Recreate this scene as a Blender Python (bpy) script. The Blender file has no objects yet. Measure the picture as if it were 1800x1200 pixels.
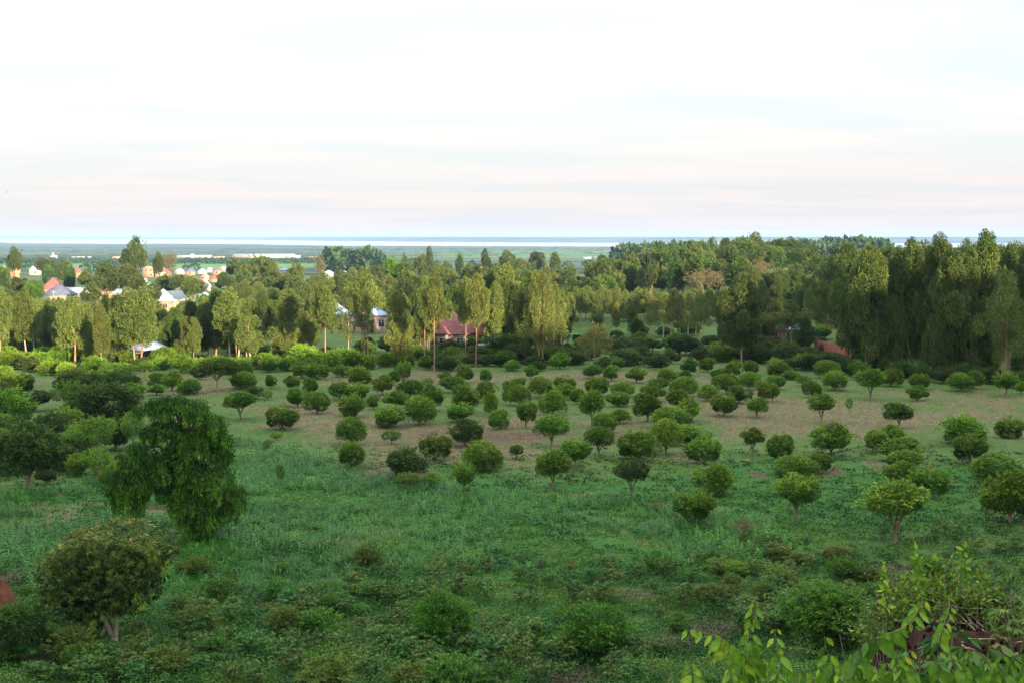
import bpy, math, random
import numpy as np
SC = bpy.context.scene
COL = SC.collection
rad = math.radians
# ------------------------------------------------------------------ camera
F_PX, PITCH = 2400.0, math.atan(183/2400.0)       # photo pixels (1800 x 1200), horizon at y = 417
cam_d = bpy.data.cameras.new('camera'); cam = bpy.data.objects.new('camera', cam_d); COL.objects.link(cam)
cam_d.sensor_width = 36; cam_d.lens = 48; cam_d.clip_start = .1; cam_d.clip_end = 90000
cam.location = (0, 0, 0); cam.rotation_euler = (math.pi/2-PITCH, 0, 0)
SC.camera = cam
# ------------------------------------------------------------------ light
SUN_EL, SUN_AZ = 9.0, 146.0       # behind the camera, to the right
SUN_STRENGTH, SKY_STRENGTH, EXPOSURE = 5.0, 0.15, 1.85
SC.view_settings.view_transform = 'Standard'; SC.view_settings.look = 'None'
SC.view_settings.exposure = EXPOSURE; SC.view_settings.gamma = 1
W = bpy.data.worlds.new('World'); SC.world = W; W.use_nodes = True
nt = W.node_tree; nt.nodes.clear()
def N(nt, typ, **kw):
    n = nt.nodes.new(typ)
    for k, v in kw.items():
        if k.startswith('_'): setattr(n, k[1:], v)
        else: n.inputs[k.replace('__', ' ')].default_value = v
    return n
wo = N(nt, 'ShaderNodeOutputWorld'); bg = N(nt, 'ShaderNodeBackground'); bg.inputs['Strength'].default_value = SKY_STRENGTH
sky = N(nt, 'ShaderNodeTexSky', _sky_type='NISHITA', _sun_disc=False, _sun_elevation=rad(SUN_EL), _sun_rotation=rad(SUN_AZ),
        _air_density=1.0, _dust_density=1.6, _ozone_density=1.0, _altitude=1100)
tc = N(nt, 'ShaderNodeTexCoord'); sep = N(nt, 'ShaderNodeSeparateXYZ'); nt.links.new(tc.outputs['Generated'], sep.inputs[0])
# thin high cloud in long streaks: a plane of cloud high above, seen in perspective
mx = N(nt, 'ShaderNodeMath', _operation='MAXIMUM'); nt.links.new(sep.outputs['Z'], mx.inputs[0]); mx.inputs[1].default_value = 0.0
ad = N(nt, 'ShaderNodeMath', _operation='ADD'); nt.links.new(mx.outputs[0], ad.inputs[0]); ad.inputs[1].default_value = 0.07
dx = N(nt, 'ShaderNodeMath', _operation='DIVIDE'); nt.links.new(sep.outputs['X'], dx.inputs[0]); nt.links.new(ad.outputs[0], dx.inputs[1])
dy = N(nt, 'ShaderNodeMath', _operation='DIVIDE'); nt.links.new(sep.outputs['Y'], dy.inputs[0]); nt.links.new(ad.outputs[0], dy.inputs[1])
cb = N(nt, 'ShaderNodeCombineXYZ'); nt.links.new(dx.outputs[0], cb.inputs[0]); nt.links.new(dy.outputs[0], cb.inputs[1])
mp = N(nt, 'ShaderNodeMapping'); mp.inputs['Scale'].default_value = (.5, .95, 1); mp.inputs['Location'].default_value = (3.1, 1.7, 0)
nt.links.new(cb.outputs[0], mp.inputs[0])
no = N(nt, 'ShaderNodeTexNoise', Scale=1.1, Detail=7.0, Roughness=.55, Distortion=.6); nt.links.new(mp.outputs[0], no.inputs['Vector'])
cr = N(nt, 'ShaderNodeValToRGB'); cr.color_ramp.elements[0].position = .36; cr.color_ramp.elements[0].color = (0, 0, 0, 1)
cr.color_ramp.elements[1].position = .60; cr.color_ramp.elements[1].color = (1, 1, 1, 1)
nt.links.new(no.outputs['Fac'], cr.inputs[0])
# cloud colour: faintly rosy grey low down, white above
ele = N(nt, 'ShaderNodeValToRGB'); e = ele.color_ramp.elements
e[0].position = 0.0; e[0].color = (1.72, 1.52, 1.50, 1); e[1].position = .5; e[1].color = (4.0, 4.1, 4.2, 1)
e2 = e.new(.035); e2.color = (1.72, 1.57, 1.54, 1); e3 = e.new(.075); e3.color = (1.88, 1.77, 1.70, 1); e4 = e.new(.16); e4.color = (1.96, 1.99, 2.0, 1)
nt.links.new(mx.outputs[0], ele.inputs[0])
mix = N(nt, 'ShaderNodeMix', _data_type='RGBA')
# between the streaks the thinner cloud lets a little blue through
thin = N(nt, 'ShaderNodeMix', _data_type='RGBA', _blend_type='MULTIPLY'); thin.inputs[0].default_value = 1.0; thin.inputs[7].default_value = (.86, .95, 1.0, 1)
nt.links.new(ele.outputs[0], thin.inputs[6]); cl = N(nt, 'ShaderNodeMix', _data_type='RGBA')
nt.links.new(cr.outputs[0], cl.inputs[0]); nt.links.new(thin.outputs[2], cl.inputs[6]); nt.links.new(ele.outputs[0], cl.inputs[7])
mix.inputs[0].default_value = .965; nt.links.new(sky.outputs[0], mix.inputs[6]); nt.links.new(cl.outputs[2], mix.inputs[7])
nt.links.new(mix.outputs[2], bg.inputs['Color']); nt.links.new(bg.outputs[0], wo.inputs['Surface'])
SAZ = rad(SUN_AZ)
S_DIR = np.array([math.sin(SAZ)*math.cos(rad(SUN_EL)), math.cos(SAZ)*math.cos(rad(SUN_EL)), math.sin(rad(SUN_EL))])  # towards the sun
sl = bpy.data.lights.new('sun', 'SUN'); sl.energy = SUN_STRENGTH; sl.angle = rad(.6); sl.color = (1.0, .80, .56)
so = bpy.data.objects.new('sun', sl); COL.objects.link(so)
from mathutils import Vector, Matrix
so.rotation_euler = Vector(S_DIR).to_track_quat('Z', 'Y').to_euler(); so.location = (60, -60, 80)
c = SC.cycles
c.max_bounces = 5; c.diffuse_bounces = 3; c.glossy_bounces = 2; c.transmission_bounces = 3; c.transparent_max_bounces = 4; c.volume_bounces = 0
c.caustics_reflective = False; c.caustics_refractive = False; c.sample_clamp_indirect = 6
c.use_denoising = True; c.pixel_filter_type = 'GAUSSIAN'; c.filter_width = 1.6

# ------------------------------------------------------------------ maths
def vnoise(x, y, s=0):
    x = np.asarray(x, float); y = np.asarray(y, float)
    xi = np.floor(x).astype(np.int64); yi = np.floor(y).astype(np.int64); xf = x-xi; yf = y-yi
    xf = xf*xf*(3-2*xf); yf = yf*yf*(3-2*yf)
    def h(a, b):
        n = (a*374761393 + b*668265263 + s*974634777) & 0x7fffffff
        n = ((n ^ (n >> 13))*1274126177) & 0x7fffffff
        return ((n ^ (n >> 16)) & 0xffff)/65535.0
    return (h(xi, yi)*(1-xf)+h(xi+1, yi)*xf)*(1-yf)+(h(xi, yi+1)*(1-xf)+h(xi+1, yi+1)*xf)*yf
def fbm(x, y, s=0, o=4):
    a = 0; w = .5
    for i in range(o):
        a = a+w*vnoise(x*2**i, y*2**i, s+i); w *= .5
    return a/(1-.5**o)
def ss(a, b, x):
    t = np.clip((x-a)/(b-a), 0, 1); return t*t*(3-2*t)
KY = [-800, -60, 0, 4, 12, 45, 62, 120, 230, 600, 1000, 1700, 2100, 2900, 5500, 6400, 60000]
KZ = [14, 4, -1.6, -3.0, -6.1, -18.0, -19.7, -20.6, -22.2, -25, -31, -40, -42, -46, -49.0, -49.6, -49.6]
def T(x, y):
    x = np.asarray(x, float); y = np.asarray(y, float)
    z = np.interp(y, KY, KZ)
    # the hill on the right and behind, whose shade covers the orchard
    u = .7071*(x-y); v = .7071*(x+y)
    g = np.where(u > 120, 1.0, np.exp(-((u-120)/42.0)**2/2))*ss(-420, -150, v)*(1-ss(330, 480, v))
    z = z+(29-z)*g
    # earth bank in front on the right
    bm = ss(2.3, 3.2, x+.25*(fbm(x*0+1, y*1.1, 8)-.5))*ss(5.6, 7.4, y)*(1-ss(10.9, 13.2, y))*(1-ss(9, 16, x))
    z = z+(-3.02-.05*(y-10)+.50*(fbm(x*1.3, y*1.3, 5)-.5)+.34*(fbm(x*4, y*4, 9)-.5)-z)*bm
    # low wooded rise on the right, far back
    z = z+15*np.exp(-((x-150)/95)**2-((y-540)/150)**2)
    z = z+10*np.exp(-((x-420)/300)**2-((y-1300)/250)**2)
    near = 1-ss(260, 700, y)
    z = z+near*ss(20, 60, y)*((fbm(x/22, y/22, 2)-.5)*1.1+(fbm(x/3.1, y/3.1, 3)-.5)*.28)
    # lake basin and the far shore hills
    yy = np.maximum(y, 1.0); p = 900+F_PX*x/yy
    sn = 120000/(np.interp(p, [-600, 0, 60, 200, 450, 560, 900, 1200, 2400], [426, 426.5, 428, 428.6, 429.4, 432, 432.8, 434, 435])-417+.5*(fbm(p/60, p*0+3, 7)-.5)*2)
    sf = 120000/(np.interp(p, [-600, 0, 200, 450, 600, 900, 1200, 2400], [420.2, 420.2, 420.7, 422.2, 424.2, 426.6, 427.4, 428.2])-417)
    basin = ss(sn*.985, sn*1.01, y)*(1-ss(sf*.99, sf*1.02, y))
    z = z-3.0*basin
    rise = ss(sf*1.0, sf*1.12, y)
    hz = (np.interp(p, [-600, 100, 200, 380, 600, 640, 700, 800, 900, 1200, 1400, 1800, 2400],
                       [42, 43, 48, 47, 50.5, 52, 50, 51, 50, 50.5, 51, 50, 50])-2.0*(fbm(p/45, y*0, 11)-.5)+1.6*(fbm(p/9, y/4000, 12)-.5))
    z = z+np.where(y > 6000, rise*hz, 0)
    return z
CP, SP = math.cos(PITCH), math.sin(PITCH)
TS = np.concatenate([np.linspace(2, 60, 60), np.geomspace(61, 45000, 420)])
def ray(px, py):
    u = (px-900)/F_PX; v = (600-py)/F_PX
    return np.array([u, CP+v*SP, -SP+v*CP])
def gp(px, py):                     # the ground point seen at a photo pixel
    d = ray(px, py); zz = d[2]*TS; g = T(d[0]*TS, d[1]*TS); k = np.nonzero(zz < g)[0]
    if len(k) == 0: t = 20000.
    else:
        hi = TS[k[0]]; lo = TS[max(k[0]-1, 0)]
        for _ in range(18):
            m = (lo+hi)/2
            if d[2]*m < T(d[0]*m, d[1]*m): hi = m
            else: lo = m
        t = hi
    return float(d[0]*t), float(d[1]*t), float(T(d[0]*t, d[1]*t))
def gpv(px, py):                    # the same for arrays, for the middle distance
    u = (px-900)/F_PX; v = (600-py)/F_PX; a = u; b = CP+v*SP; cc = -SP+v*CP
    lo = np.full(len(px), 20.); hi = np.full(len(px), 20.); done = np.zeros(len(px), bool)
    for t in np.geomspace(21, 1500, 60):
        m = (~done) & (cc*t < T(a*t, b*t)); hi[m] = t; done |= m; lo[~done] = t
    for _ in range(10):
        m = (lo+hi)/2; q = cc*m < T(a*m, b*m); hi = np.where(q, m, hi); lo = np.where(q, lo, m)
    return a*hi, b*hi, done
def zat(py, y):                     # height of photo row py at distance y
    v = (600-py)/F_PX; return y*(v*CP-SP)/(CP+v*SP)
def xat(px, y, z): return (px-900)/F_PX*(y*CP-z*SP)
def topx(x, y, z): return 900+F_PX*x/(y*CP-z*SP), 600-F_PX*(y*SP+z*CP)/(y*CP-z*SP)

# ------------------------------------------------------------------ mesh helpers
class MB:
    def __init__(s): s.V = []; s.Q = []; s.M = []; s.A = []; s.n = 0
    def add(s, V, Q, m=0, a=0.5):
        V = np.asarray(V, float); Q = np.asarray(Q, np.int64)
        s.V.append(V); s.Q.append(Q+s.n); s.M.append(np.full(len(Q), m, np.int32))
        s.A.append(np.broadcast_to(np.asarray(a, float), (len(V),)).copy()); s.n += len(V)
    def mesh(s, name, mats, smooth=False):
        V = np.concatenate(s.V); Q = np.concatenate(s.Q); me = bpy.data.meshes.new(name)
        me.vertices.add(len(V)); me.vertices.foreach_set('co', V.astype(np.float32).ravel())
        k = Q.shape[1]; me.loops.add(Q.size); me.polygons.add(len(Q))
        me.loops.foreach_set('vertex_index', Q.astype(np.int32).ravel())
        me.polygons.foreach_set('loop_start', np.arange(0, Q.size, k, dtype=np.int32))
        me.polygons.foreach_set('material_index', np.concatenate(s.M))
        at = me.attributes.new('var', 'FLOAT', 'POINT'); at.data.foreach_set('value', np.concatenate(s.A).astype(np.float32))
        for m in mats: me.materials.append(m)
        if smooth: me.polygons.foreach_set('use_smooth', np.ones(len(Q), bool))
        me.update(calc_edges=True); me.validate(); return me
def obj(name, me, parent=None, loc=None):
    o = bpy.data.objects.new(name, me); COL.objects.link(o)
    if parent: o.parent = parent
    if loc is not None: o.location = loc
    return o
def tag(o, label=None, cat=None, group=None, kind=None):
    if label: o['label'] = label
    if cat: o['category'] = cat
    if group: o['group'] = group
    if kind: o['kind'] = kind
    return o
def unit(v): return v/np.maximum(np.linalg.norm(v, axis=-1, keepdims=True), 1e-9)
def leaves(mb, P, D, L, Wd, rng, var, m=0, flat=0.0):
    n = len(P); D = unit(D); R = rng.normal(size=(n, 3)); R[:, 2] *= (1-flat)
    S = unit(np.cross(D, unit(R))) if flat == 0 else unit(np.cross(D, unit(R*(1-flat)+np.array([0, 0, 1.0])*flat)))
    L = np.broadcast_to(L, (n,))[:, None]; Wd = np.broadcast_to(Wd, (n,))[:, None]
    V = np.stack([P, P+D*L*.42+S*Wd/2, P+D*L, P+D*L*.42-S*Wd/2], 1).reshape(-1, 3)
    mb.add(V, np.arange(4*n).reshape(n, 4), m, np.repeat(np.broadcast_to(var, (n,)), 4))
def tube(mb, pts, r, k=6, m=0, a=.5, cap=True):
    P = np.asarray(pts, float); n = len(P); r = np.broadcast_to(np.asarray(r, float), (n,))
    Tn = unit(np.gradient(P, axis=0)); up = np.array([0.13, 0.27, 1.0]) if abs(Tn[0][2]) < .9 else np.array([1., .2, 0.1])
    A = unit(np.cross(Tn, up)); B = np.cross(Tn, A); th = np.arange(k)*2*math.pi/k
    V = (P[:, None]+(A[:, None]*np.cos(th)[None, :, None]+B[:, None]*np.sin(th)[None, :, None])*r[:, None, None]).reshape(-1, 3)
    Q = [[i*k+j, i*k+(j+1) % k, (i+1)*k+(j+1) % k, (i+1)*k+j] for i in range(n-1) for j in range(k)]
    mb.add(V, Q, m, a)
def box(mb, c0, c1, m=0, a=.5):
    x0, y0, z0 = c0; x1, y1, z1 = c1
    V = [(x0, y0, z0), (x1, y0, z0), (x1, y1, z0), (x0, y1, z0), (x0, y0, z1), (x1, y0, z1), (x1, y1, z1), (x0, y1, z1)]
    mb.add(V, [[0, 3, 2, 1], [4, 5, 6, 7], [0, 1, 5, 4], [1, 2, 6, 5], [2, 3, 7, 6], [3, 0, 4, 7]], m, a)

# ------------------------------------------------------------------ materials
def mat_base(name):
    m = bpy.data.materials.new(name); m.use_nodes = True; t = m.node_tree; t.nodes.clear()
    return m, t, N(t, 'ShaderNodeOutputMaterial')
def ramp(t, fac, stops, interp='LINEAR'):
    r = N(t, 'ShaderNodeValToRGB'); r.color_ramp.interpolation = interp; el = r.color_ramp.elements
    for i, (p, cc) in enumerate(stops):
        e_ = el[i] if i < 2 else el.new(p)
        e_.position = p; e_.color = tuple(cc)+(1,)
    if fac is not None: t.links.new(fac, r.inputs[0])
    return r.outputs[0]
def leaf_mat(name, stops, trans=.22, rough=.55, spec=.14, huev=.03, valv=.35):
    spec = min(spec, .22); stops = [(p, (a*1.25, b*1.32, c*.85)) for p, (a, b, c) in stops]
    """stops: leaf colours from old to young growth, picked by the per-leaf attribute; each plant is a little different"""
    m, t, o = mat_base(name)
    at = N(t, 'ShaderNodeAttribute', _attribute_name='var'); col = ramp(t, at.outputs['Fac'], stops)
    oi = N(t, 'ShaderNodeObjectInfo')
    hs = N(t, 'ShaderNodeHueSaturation')
    a1 = N(t, 'ShaderNodeMapRange'); t.links.new(oi.outputs['Random'], a1.inputs[0]); a1.inputs[3].default_value = .5-huev; a1.inputs[4].default_value = .5+huev
    ml = N(t, 'ShaderNodeMath', _operation='MULTIPLY'); t.links.new(oi.outputs['Random'], ml.inputs[0]); ml.inputs[1].default_value = 7.13
    fr = N(t, 'ShaderNodeMath', _operation='FRACT'); t.links.new(ml.outputs[0], fr.inputs[0])
    a2 = N(t, 'ShaderNodeMapRange'); t.links.new(fr.outputs[0], a2.inputs[0]); a2.inputs[3].default_value = 1-valv/2; a2.inputs[4].default_value = 1+valv/2
    t.links.new(a1.outputs[0], hs.inputs['Hue']); t.links.new(a2.outputs[0], hs.inputs['Value']); t.links.new(col, hs.inputs['Color'])
    p = N(t, 'ShaderNodeBsdfPrincipled', Roughness=rough); p.inputs['Specular IOR Level'].default_value = spec
    tr = N(t, 'ShaderNodeBsdfTranslucent'); t.links.new(hs.outputs[0], p.inputs['Base Color']); t.links.new(hs.outputs[0], tr.inputs[0])
    ms = N(t, 'ShaderNodeMixShader', Fac=trans); t.links.new(p.outputs[0], ms.inputs[1]); t.links.new(tr.outputs[0], ms.inputs[2])
    t.links.new(ms.outputs[0], o.inputs[0]); return m
def noisy(name, c1, c2, scale=3, rough=.85, spec=.2, metal=0, stretch=(1, 1, 1), bump=0.0, detail=5, coord='Object'):
    m, t, o = mat_base(name); tcn = N(t, 'ShaderNodeTexCoord'); mpn = N(t, 'ShaderNodeMapping'); mpn.inputs['Scale'].default_value = stretch
    t.links.new(tcn.outputs[coord], mpn.inputs[0]); n = N(t, 'ShaderNodeTexNoise', Scale=float(scale), Detail=float(detail), Roughness=.6)
    t.links.new(mpn.outputs[0], n.inputs['Vector']); col = ramp(t, n.outputs['Fac'], [(.32, c1), (.68, c2)])
    p = N(t, 'ShaderNodeBsdfPrincipled', Roughness=rough, Metallic=float(metal)); p.inputs['Specular IOR Level'].default_value = spec
    t.links.new(col, p.inputs['Base Color'])
    if bump:
        b = N(t, 'ShaderNodeBump', Strength=bump, Distance=.1); t.links.new(n.outputs['Fac'], b.inputs['Height']); t.links.new(b.outputs[0], p.inputs['Normal'])
    t.links.new(p.outputs[0], o.inputs[0]); return m
def sheet_roof(name, c1, c2, metal=.3, rough=.45):
    m, t, o = mat_base(name); tcn = N(t, 'ShaderNodeTexCoord'); n = N(t, 'ShaderNodeTexNoise', Scale=.9, Detail=5.0)
    t.links.new(tcn.outputs['Object'], n.inputs['Vector']); col = ramp(t, n.outputs['Fac'], [(.3, c1), (.7, c2)])
    wv = N(t, 'ShaderNodeTexWave', Scale=3.2, Distortion=0.0); t.links.new(tcn.outputs['Object'], wv.inputs['Vector'])
    b = N(t, 'ShaderNodeBump', Strength=.5, Distance=.05); t.links.new(wv.outputs['Fac'], b.inputs['Height'])
    p = N(t, 'ShaderNodeBsdfPrincipled', Roughness=rough, Metallic=metal); t.links.new(col, p.inputs['Base Color']); t.links.new(b.outputs[0], p.inputs['Normal'])
    t.links.new(p.outputs[0], o.inputs[0]); return m
def brickm(name, c1, c2, mortar):
    m, t, o = mat_base(name); tcn = N(t, 'ShaderNodeTexCoord'); mpn = N(t, 'ShaderNodeMapping'); mpn.inputs['Rotation'].default_value = (math.pi/2, 0, 0)
    t.links.new(tcn.outputs['Object'], mpn.inputs[0])
    b = N(t, 'ShaderNodeTexBrick', Scale=2.2, Color1=tuple(c1)+(1,), Color2=tuple(c2)+(1,), Mortar=tuple(mortar)+(1,)); t.links.new(mpn.outputs[0], b.inputs['Vector'])
    n = N(t, 'ShaderNodeTexNoise', Scale=.8, Detail=5.0); t.links.new(tcn.outputs['Object'], n.inputs['Vector'])
    mm = N(t, 'ShaderNodeMix', _data_type='RGBA', _blend_type='MULTIPLY'); mm.inputs[0].default_value = .6
    t.links.new(b.outputs['Color'], mm.inputs[6]); t.links.new(ramp(t, n.outputs['Fac'], [(.3, (.6, .55, .5)), (.7, (1, 1, 1))]), mm.inputs[7])
    p = N(t, 'ShaderNodeBsdfPrincipled', Roughness=.9); t.links.new(mm.outputs[2], p.inputs['Base Color']); t.links.new(p.outputs[0], o.inputs[0]); return m
M = {}
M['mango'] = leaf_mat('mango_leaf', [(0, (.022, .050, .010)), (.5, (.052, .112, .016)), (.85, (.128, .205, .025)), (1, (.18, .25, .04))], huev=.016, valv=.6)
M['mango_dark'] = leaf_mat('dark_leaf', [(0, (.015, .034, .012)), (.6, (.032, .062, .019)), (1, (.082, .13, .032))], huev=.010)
M['mango_olive'] = leaf_mat('olive_leaf', [(0, (.022, .040, .014)), (.45, (.060, .088, .026)), (.75, (.10, .14, .035)), (.9, (.17, .16, .06)), (1, (.24, .19, .09))], huev=.0)
M['nearbush'] = leaf_mat('near_bush_leaf', [(0, (.012, .034, .009)), (.5, (.034, .085, .016)), (1, (.095, .20, .028))], huev=.01, valv=.1)
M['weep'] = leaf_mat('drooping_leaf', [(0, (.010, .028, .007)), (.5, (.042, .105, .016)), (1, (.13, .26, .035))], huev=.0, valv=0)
M['euc'] = leaf_mat('eucalyptus_leaf', [(0, (.034, .052, .020)), (.6, (.074, .094, .030)), (1, (.13, .142, .042))], huev=.014, valv=.45)
M['euc_dark'] = leaf_mat('tall_eucalyptus_leaf', [(0, (.018, .034, .013)), (.6, (.040, .066, .020)), (1, (.098, .116, .034))], huev=.010, valv=.3)
M['broad'] = leaf_mat('broad_tree_leaf', [(0, (.022, .040, .015)), (.6, (.052, .074, .026)), (1, (.092, .108, .036))], huev=.014, valv=.5)
M['yellowtree'] = leaf_mat('yellowing_leaf', [(0, (.09, .10, .035)), (.6, (.15, .145, .05)), (1, (.22, .185, .065))], huev=.01, valv=.1)
M['browntree'] = leaf_mat('bare_brown_twig', [(0, (.075, .062, .040)), (.6, (.115, .092, .06)), (1, (.15, .12, .075))], huev=.01, valv=.2)
M['brightgreen'] = leaf_mat('fresh_green_leaf', [(0, (.03, .066, .014)), (.6, (.054, .110, .022)), (1, (.09, .155, .03))], huev=.01, valv=.1)
M['maize'] = leaf_mat('maize_leaf', [(0, (.016, .070, .012)), (.6, (.040, .150, .020)), (1, (.10, .26, .030))], rough=.5, spec=.2, huev=0, valv=.15)
M['weed'] = leaf_mat('weed_leaf', [(0, (.010, .036, .009)), (.5, (.030, .094, .018)), (.9, (.070, .155, .030)), (1, (.15, .15, .04))], rough=.5, spec=.2, huev=0, valv=0)
M['herb'] = leaf_mat('tall_weed_leaf', [(0, (.010, .034, .010)), (.5, (.034, .096, .022)), (1, (.10, .20, .036))], huev=.014, valv=.5)
M['herb_olive'] = leaf_mat('olive_weed_leaf', [(0, (.018, .036, .012)), (.5, (.052, .086, .024)), (1, (.13, .155, .042))], huev=.012, valv=.4)
M['cassava'] = leaf_mat('cassava_leaf', [(0, (.024, .066, .020)), (.6, (.052, .118, .030)), (1, (.12, .14, .040))], rough=.42, spec=.4, huev=.03, valv=.4)
M['grass'] = leaf_mat('grass_blade', [(0, (.024, .072, .012)), (.6, (.050, .130, .018)), (1, (.11, .19, .036))], huev=0, valv=0)
M['dry'] = leaf_mat('dry_grass_blade', [(0, (.13, .095, .060)), (.6, (.23, .165, .095)), (1, (.34, .26, .15))], huev=0, valv=0)
M['reed'] = leaf_mat('elephant_grass_blade', [(0, (.07, .11, .04)), (.6, (.12, .18, .06)), (1, (.25, .27, .10))])
M['banana'] = leaf_mat('banana_leaf', [(0, (.05, .12, .03)), (1, (.10, .24, .06))], spec=.4)
M['vine'] = leaf_mat('vine_leaf', [(0, (.028, .080, .016)), (.4, (.075, .165, .022)), (.8, (.15, .26, .026)), (1, (.26, .31, .04))], trans=.34, rough=.36, spec=.4, huev=0, valv=0)
t_ = M['vine'].node_tree; tcv = N(t_, 'ShaderNodeTexCoord'); nv = N(t_, 'ShaderNodeTexNoise', Scale=55.0, Detail=5.0); t_.links.new(tcv.outputs['Object'], nv.inputs['Vector'])
mv = N(t_, 'ShaderNodeMix', _data_type='RGBA', _blend_type='MULTIPLY'); mv.inputs[0].default_value = .75; hsn = [n for n in t_.nodes if n.bl_idname == 'ShaderNodeHueSaturation'][0]
t_.links.new(ramp(t_, nv.outputs['Fac'], [(.30, (.45, .42, .35)), (.62, (1.12, 1.12, 1.1))]), mv.inputs[7]); t_.links.new(hsn.outputs[0], mv.inputs[6])
for n in t_.nodes:
    if n.bl_idname == 'ShaderNodeBsdfPrincipled':
        t_.links.new(mv.outputs[2], n.inputs['Base Color']); bv = N(t_, 'ShaderNodeBump', Strength=.25, Distance=.004); t_.links.new(nv.outputs['Fac'], bv.inputs['Height']); t_.links.new(bv.outputs[0], n.inputs['Normal'])
    if n.bl_idname == 'ShaderNodeBsdfTranslucent': t_.links.new(mv.outputs[2], n.inputs[0])
M['farwood'] = leaf_mat('far_wood_leaf', [(0, (.018, .040, .026)), (1, (.042, .074, .036))], huev=0, valv=0)
M['bark'] = noisy('mango_bark', (.10, .07, .05), (.24, .175, .12), 6, stretch=(1, 1, .3), bump=.4)
M['darkbark'] = noisy('dark_bark', (.05, .035, .026), (.11, .08, .06), 6, stretch=(1, 1, .3))
M['palebark'] = noisy('pale_bark', (.22, .155, .11), (.40, .32, .24), 4, stretch=(1, 1, .2))
M['redbark'] = noisy('ruddy_bark', (.19, .095, .06), (.36, .22, .145), 4, stretch=(1, 1, .2))
M['stem'] = noisy('green_stem', (.075, .095, .035), (.15, .15, .06), 20)
M['twig'] = noisy('dry_twig', (.10, .07, .055), (.30, .24, .18), 12)
M['rtwig'] = noisy('tan_twig', (.25, .16, .10), (.42, .30, .20), 12)
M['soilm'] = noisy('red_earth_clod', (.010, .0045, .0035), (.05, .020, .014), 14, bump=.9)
M['glass'] = noisy('dark_window_pane', (.015, .017, .02), (.04, .045, .05), 2, rough=.15, spec=.5)
M['wood'] = noisy('wooden_door', (.10, .05, .035), (.17, .09, .06), 3)
M['cream'] = noisy('cream_plaster', (.27, .215, .165), (.38, .31, .24), 1.2)
M['tan'] = noisy('tan_brick_wall', (.38, .25, .17), (.52, .36, .25), 2.5)
M['grey'] = noisy('grey_render', (.26, .21, .185), (.36, .30, .265), 1.5)
M['orange'] = noisy('orange_plaster', (.27, .145, .085), (.36, .215, .135), 1.2)
M['pinkw'] = noisy('pink_plaster', (.38, .25, .20), (.48, .33, .27), 1.2)
M['white'] = noisy('white_paint', (.28, .27, .25), (.42, .40, .37), 1.5)
M['yellow'] = noisy('yellow_paint', (.33, .29, .13), (.42, .37, .18), 1.5)
M['redbrick'] = brickm('red_brick', (.15, .030, .014), (.25, .062, .022), (.13, .055, .035))
M['brownw'] = brickm('brown_mud_brick', (.20, .10, .06), (.28, .15, .09), (.22, .15, .11))
M['rf_red'] = sheet_roof('red_iron_roof', (.30, .05, .045), (.40, .09, .07), .1)
M['rf_maroon'] = sheet_roof('maroon_tile_roof', (.19, .058, .054), (.27, .098, .086), .0, .8)
M['rf_blue'] = sheet_roof('bluish_iron_roof', (.20, .30, .48), (.34, .44, .62), .25)
M['rf_white'] = sheet_roof('bright_iron_roof', (.28, .34, .43), (.42, .48, .56), .3)
M['rf_slate'] = sheet_roof('dark_slate_roof', (.06, .075, .11), (.11, .125, .17), .0, .6)
M['rf_grey'] = sheet_roof('grey_iron_roof', (.24, .26, .28), (.36, .38, .40), .2)
M['rf_orange'] = sheet_roof('orange_tile_roof', (.48, .17, .08), (.60, .26, .13), .0, .7)
M['rf_brown'] = sheet_roof('rusty_iron_roof', (.22, .10, .06), (.36, .19, .11), .1, .7)

# ------------------------------------------------------------------ ground
def ax(a, lo, hi, n):
    t0, t1 = math.asinh(lo/a), math.asinh(hi/a); return a*np.sinh(np.linspace(t0, t1, n))
gx = ax(6, -26000, 26000, 700); gy = ax(6, -700, 46000, 860)
GX, GY = np.meshgrid(gx, gy); GZ = T(GX, GY); nx, ny = len(gx), len(gy)
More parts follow.
